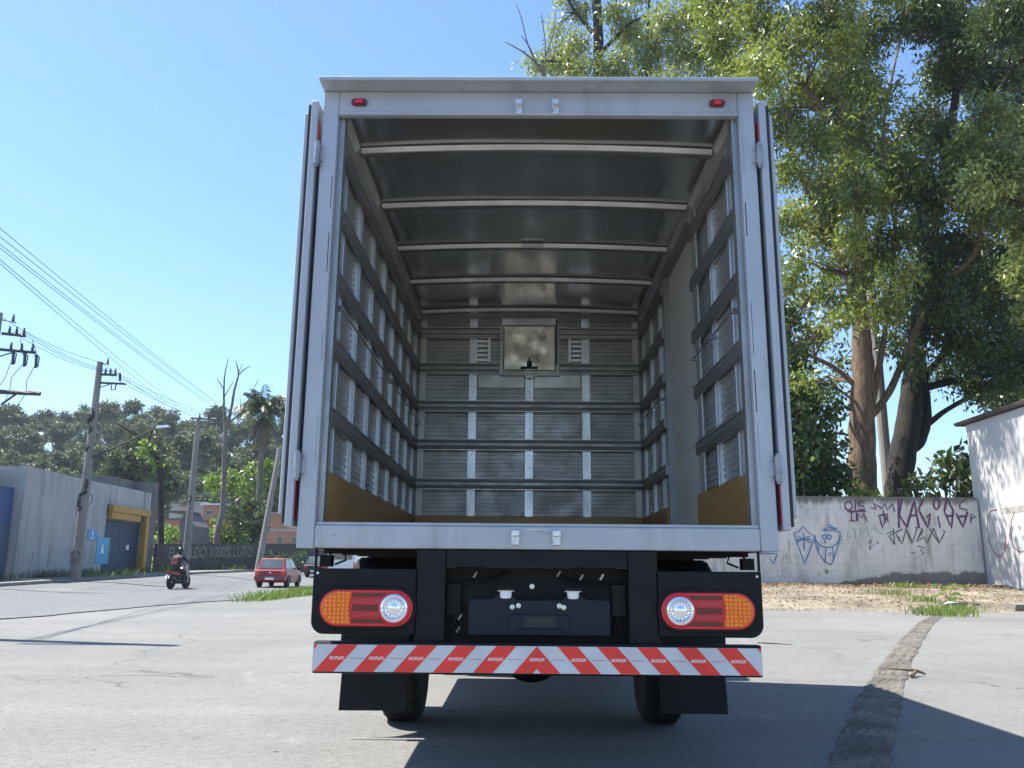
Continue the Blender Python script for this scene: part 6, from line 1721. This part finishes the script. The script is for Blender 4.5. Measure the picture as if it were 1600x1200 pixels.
Rr = [(.17, .14), (.16, .12), (.19, .13), (.16, .11), .06, .075]
E = [(0, 1), (1, 2), (2, 3), (3, 4), (4, 5)]
for s in (-1, 1):
    b0 = len(J)
    J += [(s * .19, .50, 1.36), (s * .36, .62, 1.18), (s * .40, .82, 1.09), (s * .38, .90, 1.07)]
    Rr += [.075, .055, .045, .032]
    E += [(3, b0), (b0, b0 + 1), (b0 + 1, b0 + 2), (b0 + 2, b0 + 3)]
    for k in range(4):
        f0 = len(J); dx = s * (-.035 + .022 * k)
        J += [(s * .38 + dx, .95, 1.085), (s * .38 + dx, .965, 1.055 - .004 * (k % 2)), (s * .38 + dx, .935, 1.035)]
        Rr += [.010, .009, .008]; E += [(b0 + 3, f0), (f0, f0 + 1), (f0 + 1, f0 + 2)]
    f0 = len(J); J += [(s * .33, .91, 1.05), (s * .325, .94, 1.035)]; Rr += [.011, .009]; E += [(b0 + 3, f0), (f0, f0 + 1)]
    l0 = len(J)
    J += [(s * .12, .34, .83), (s * .22, .74, .74), (s * .20, .62, .36), (s * .20, .60, .28), (s * .21, .74, .26)]
    Rr += [.10, .075, .05, .05, .045]; E += [(0, l0), (l0, l0 + 1), (l0 + 1, l0 + 2), (l0 + 2, l0 + 3), (l0 + 3, l0 + 4)]
skin_body('body', J, E, Rr, M['jacket'], rider)
mb = MB(); mb.ball((0, .60, 1.64), .135, .155, .15, 20, 14); M['helmet'] = pbr('helmet_black', (0.02, 0.021, 0.024), 0.2, 0, 0.05)
hm = mb.build('helmet', M['helmet'], rider, smooth=True)
mb = MB(); mb.box(-.09, .09, .745, .76, 1.60, 1.68); mb.build('visor', M['glass'], hm)
mb = MB(); mb.hexa([(-.17, .10, 1.0), (.17, .10, 1.0), (.17, .22, .98), (-.17, .22, .98)], [(-.15, .20, 1.36), (.15, .20, 1.36), (.15, .34, 1.38), (-.15, .34, 1.38)])
bp = thing('backpack', 'dark red backpack on the back of the motorcyclist', 'backpack', MS, None, MR)
M['bag'] = pbr('bag_red', (0.05, 0.012, 0.02), 0.7, 0, 0.3, 8)
mb.build('bag', M['bag'], bp, bevel=.04, seg=2)
mb = MB(); mb.tube([(-.12, .08, 1.1), (0, .07, 1.13), (.12, .08, 1.1)], .012, 6); mb.build('strap', M['lamp_pink'], bp)

# things glimpsed under the truck corner: white van far down the street
q = at(532, 897, 58.0)
vn = thing('white_van', 'white boxy van glimpsed under the left corner of the truck', 'van', (q.x, 58.0, ground_z(q.x, 58)))
MB().box(-.95, .95, 0, 4.6, .45, 2.2).build('body', M['cab'], vn, bevel=.08, seg=2)
MB().box(-.75, .75, -.015, .01, 1.35, 1.95).build('rear_window', M['car_glass'], vn)
for y in (.9, 3.7):
    for s in (-1, 1):
        MB().lathe([(.2, -.1), (.33, -.1), (.34, 0), (.33, .1), (.2, .1)], lambda a, b2, h: (s * .82 + h, y + a, .335 + b2), 18).build('wheel', M['rubber'], vn, smooth=True)
for s in (-1, 1): MB().box(s * .84, s * .94, -.02, .02, .8, 1.2).build('tail_light', M['lamp_red'], vn)

# ================================================================== haze in the air
t_ = bpy.data.materials.new('haze'); t_.use_nodes = True
nt_ = t_.node_tree
for n_ in list(nt_.nodes):
    if n_.type == 'BSDF_PRINCIPLED': nt_.nodes.remove(n_)
pv = nt_.nodes.new('ShaderNodeVolumePrincipled')
pv.inputs['Color'].default_value = (0.80, 0.89, 1.0, 1); pv.inputs['Density'].default_value = 0.0003; pv.inputs['Anisotropy'].default_value = 0.3
nt_.links.new(pv.outputs[0], nt_.nodes['Material Output'].inputs['Volume'])
hz = MB().box(-705, 705, -305, 905, -4.0, 62.0).build('haze', t_)
tag(hz, 'pale morning haze filling the air over street and hill', 'haze', kind='stuff')
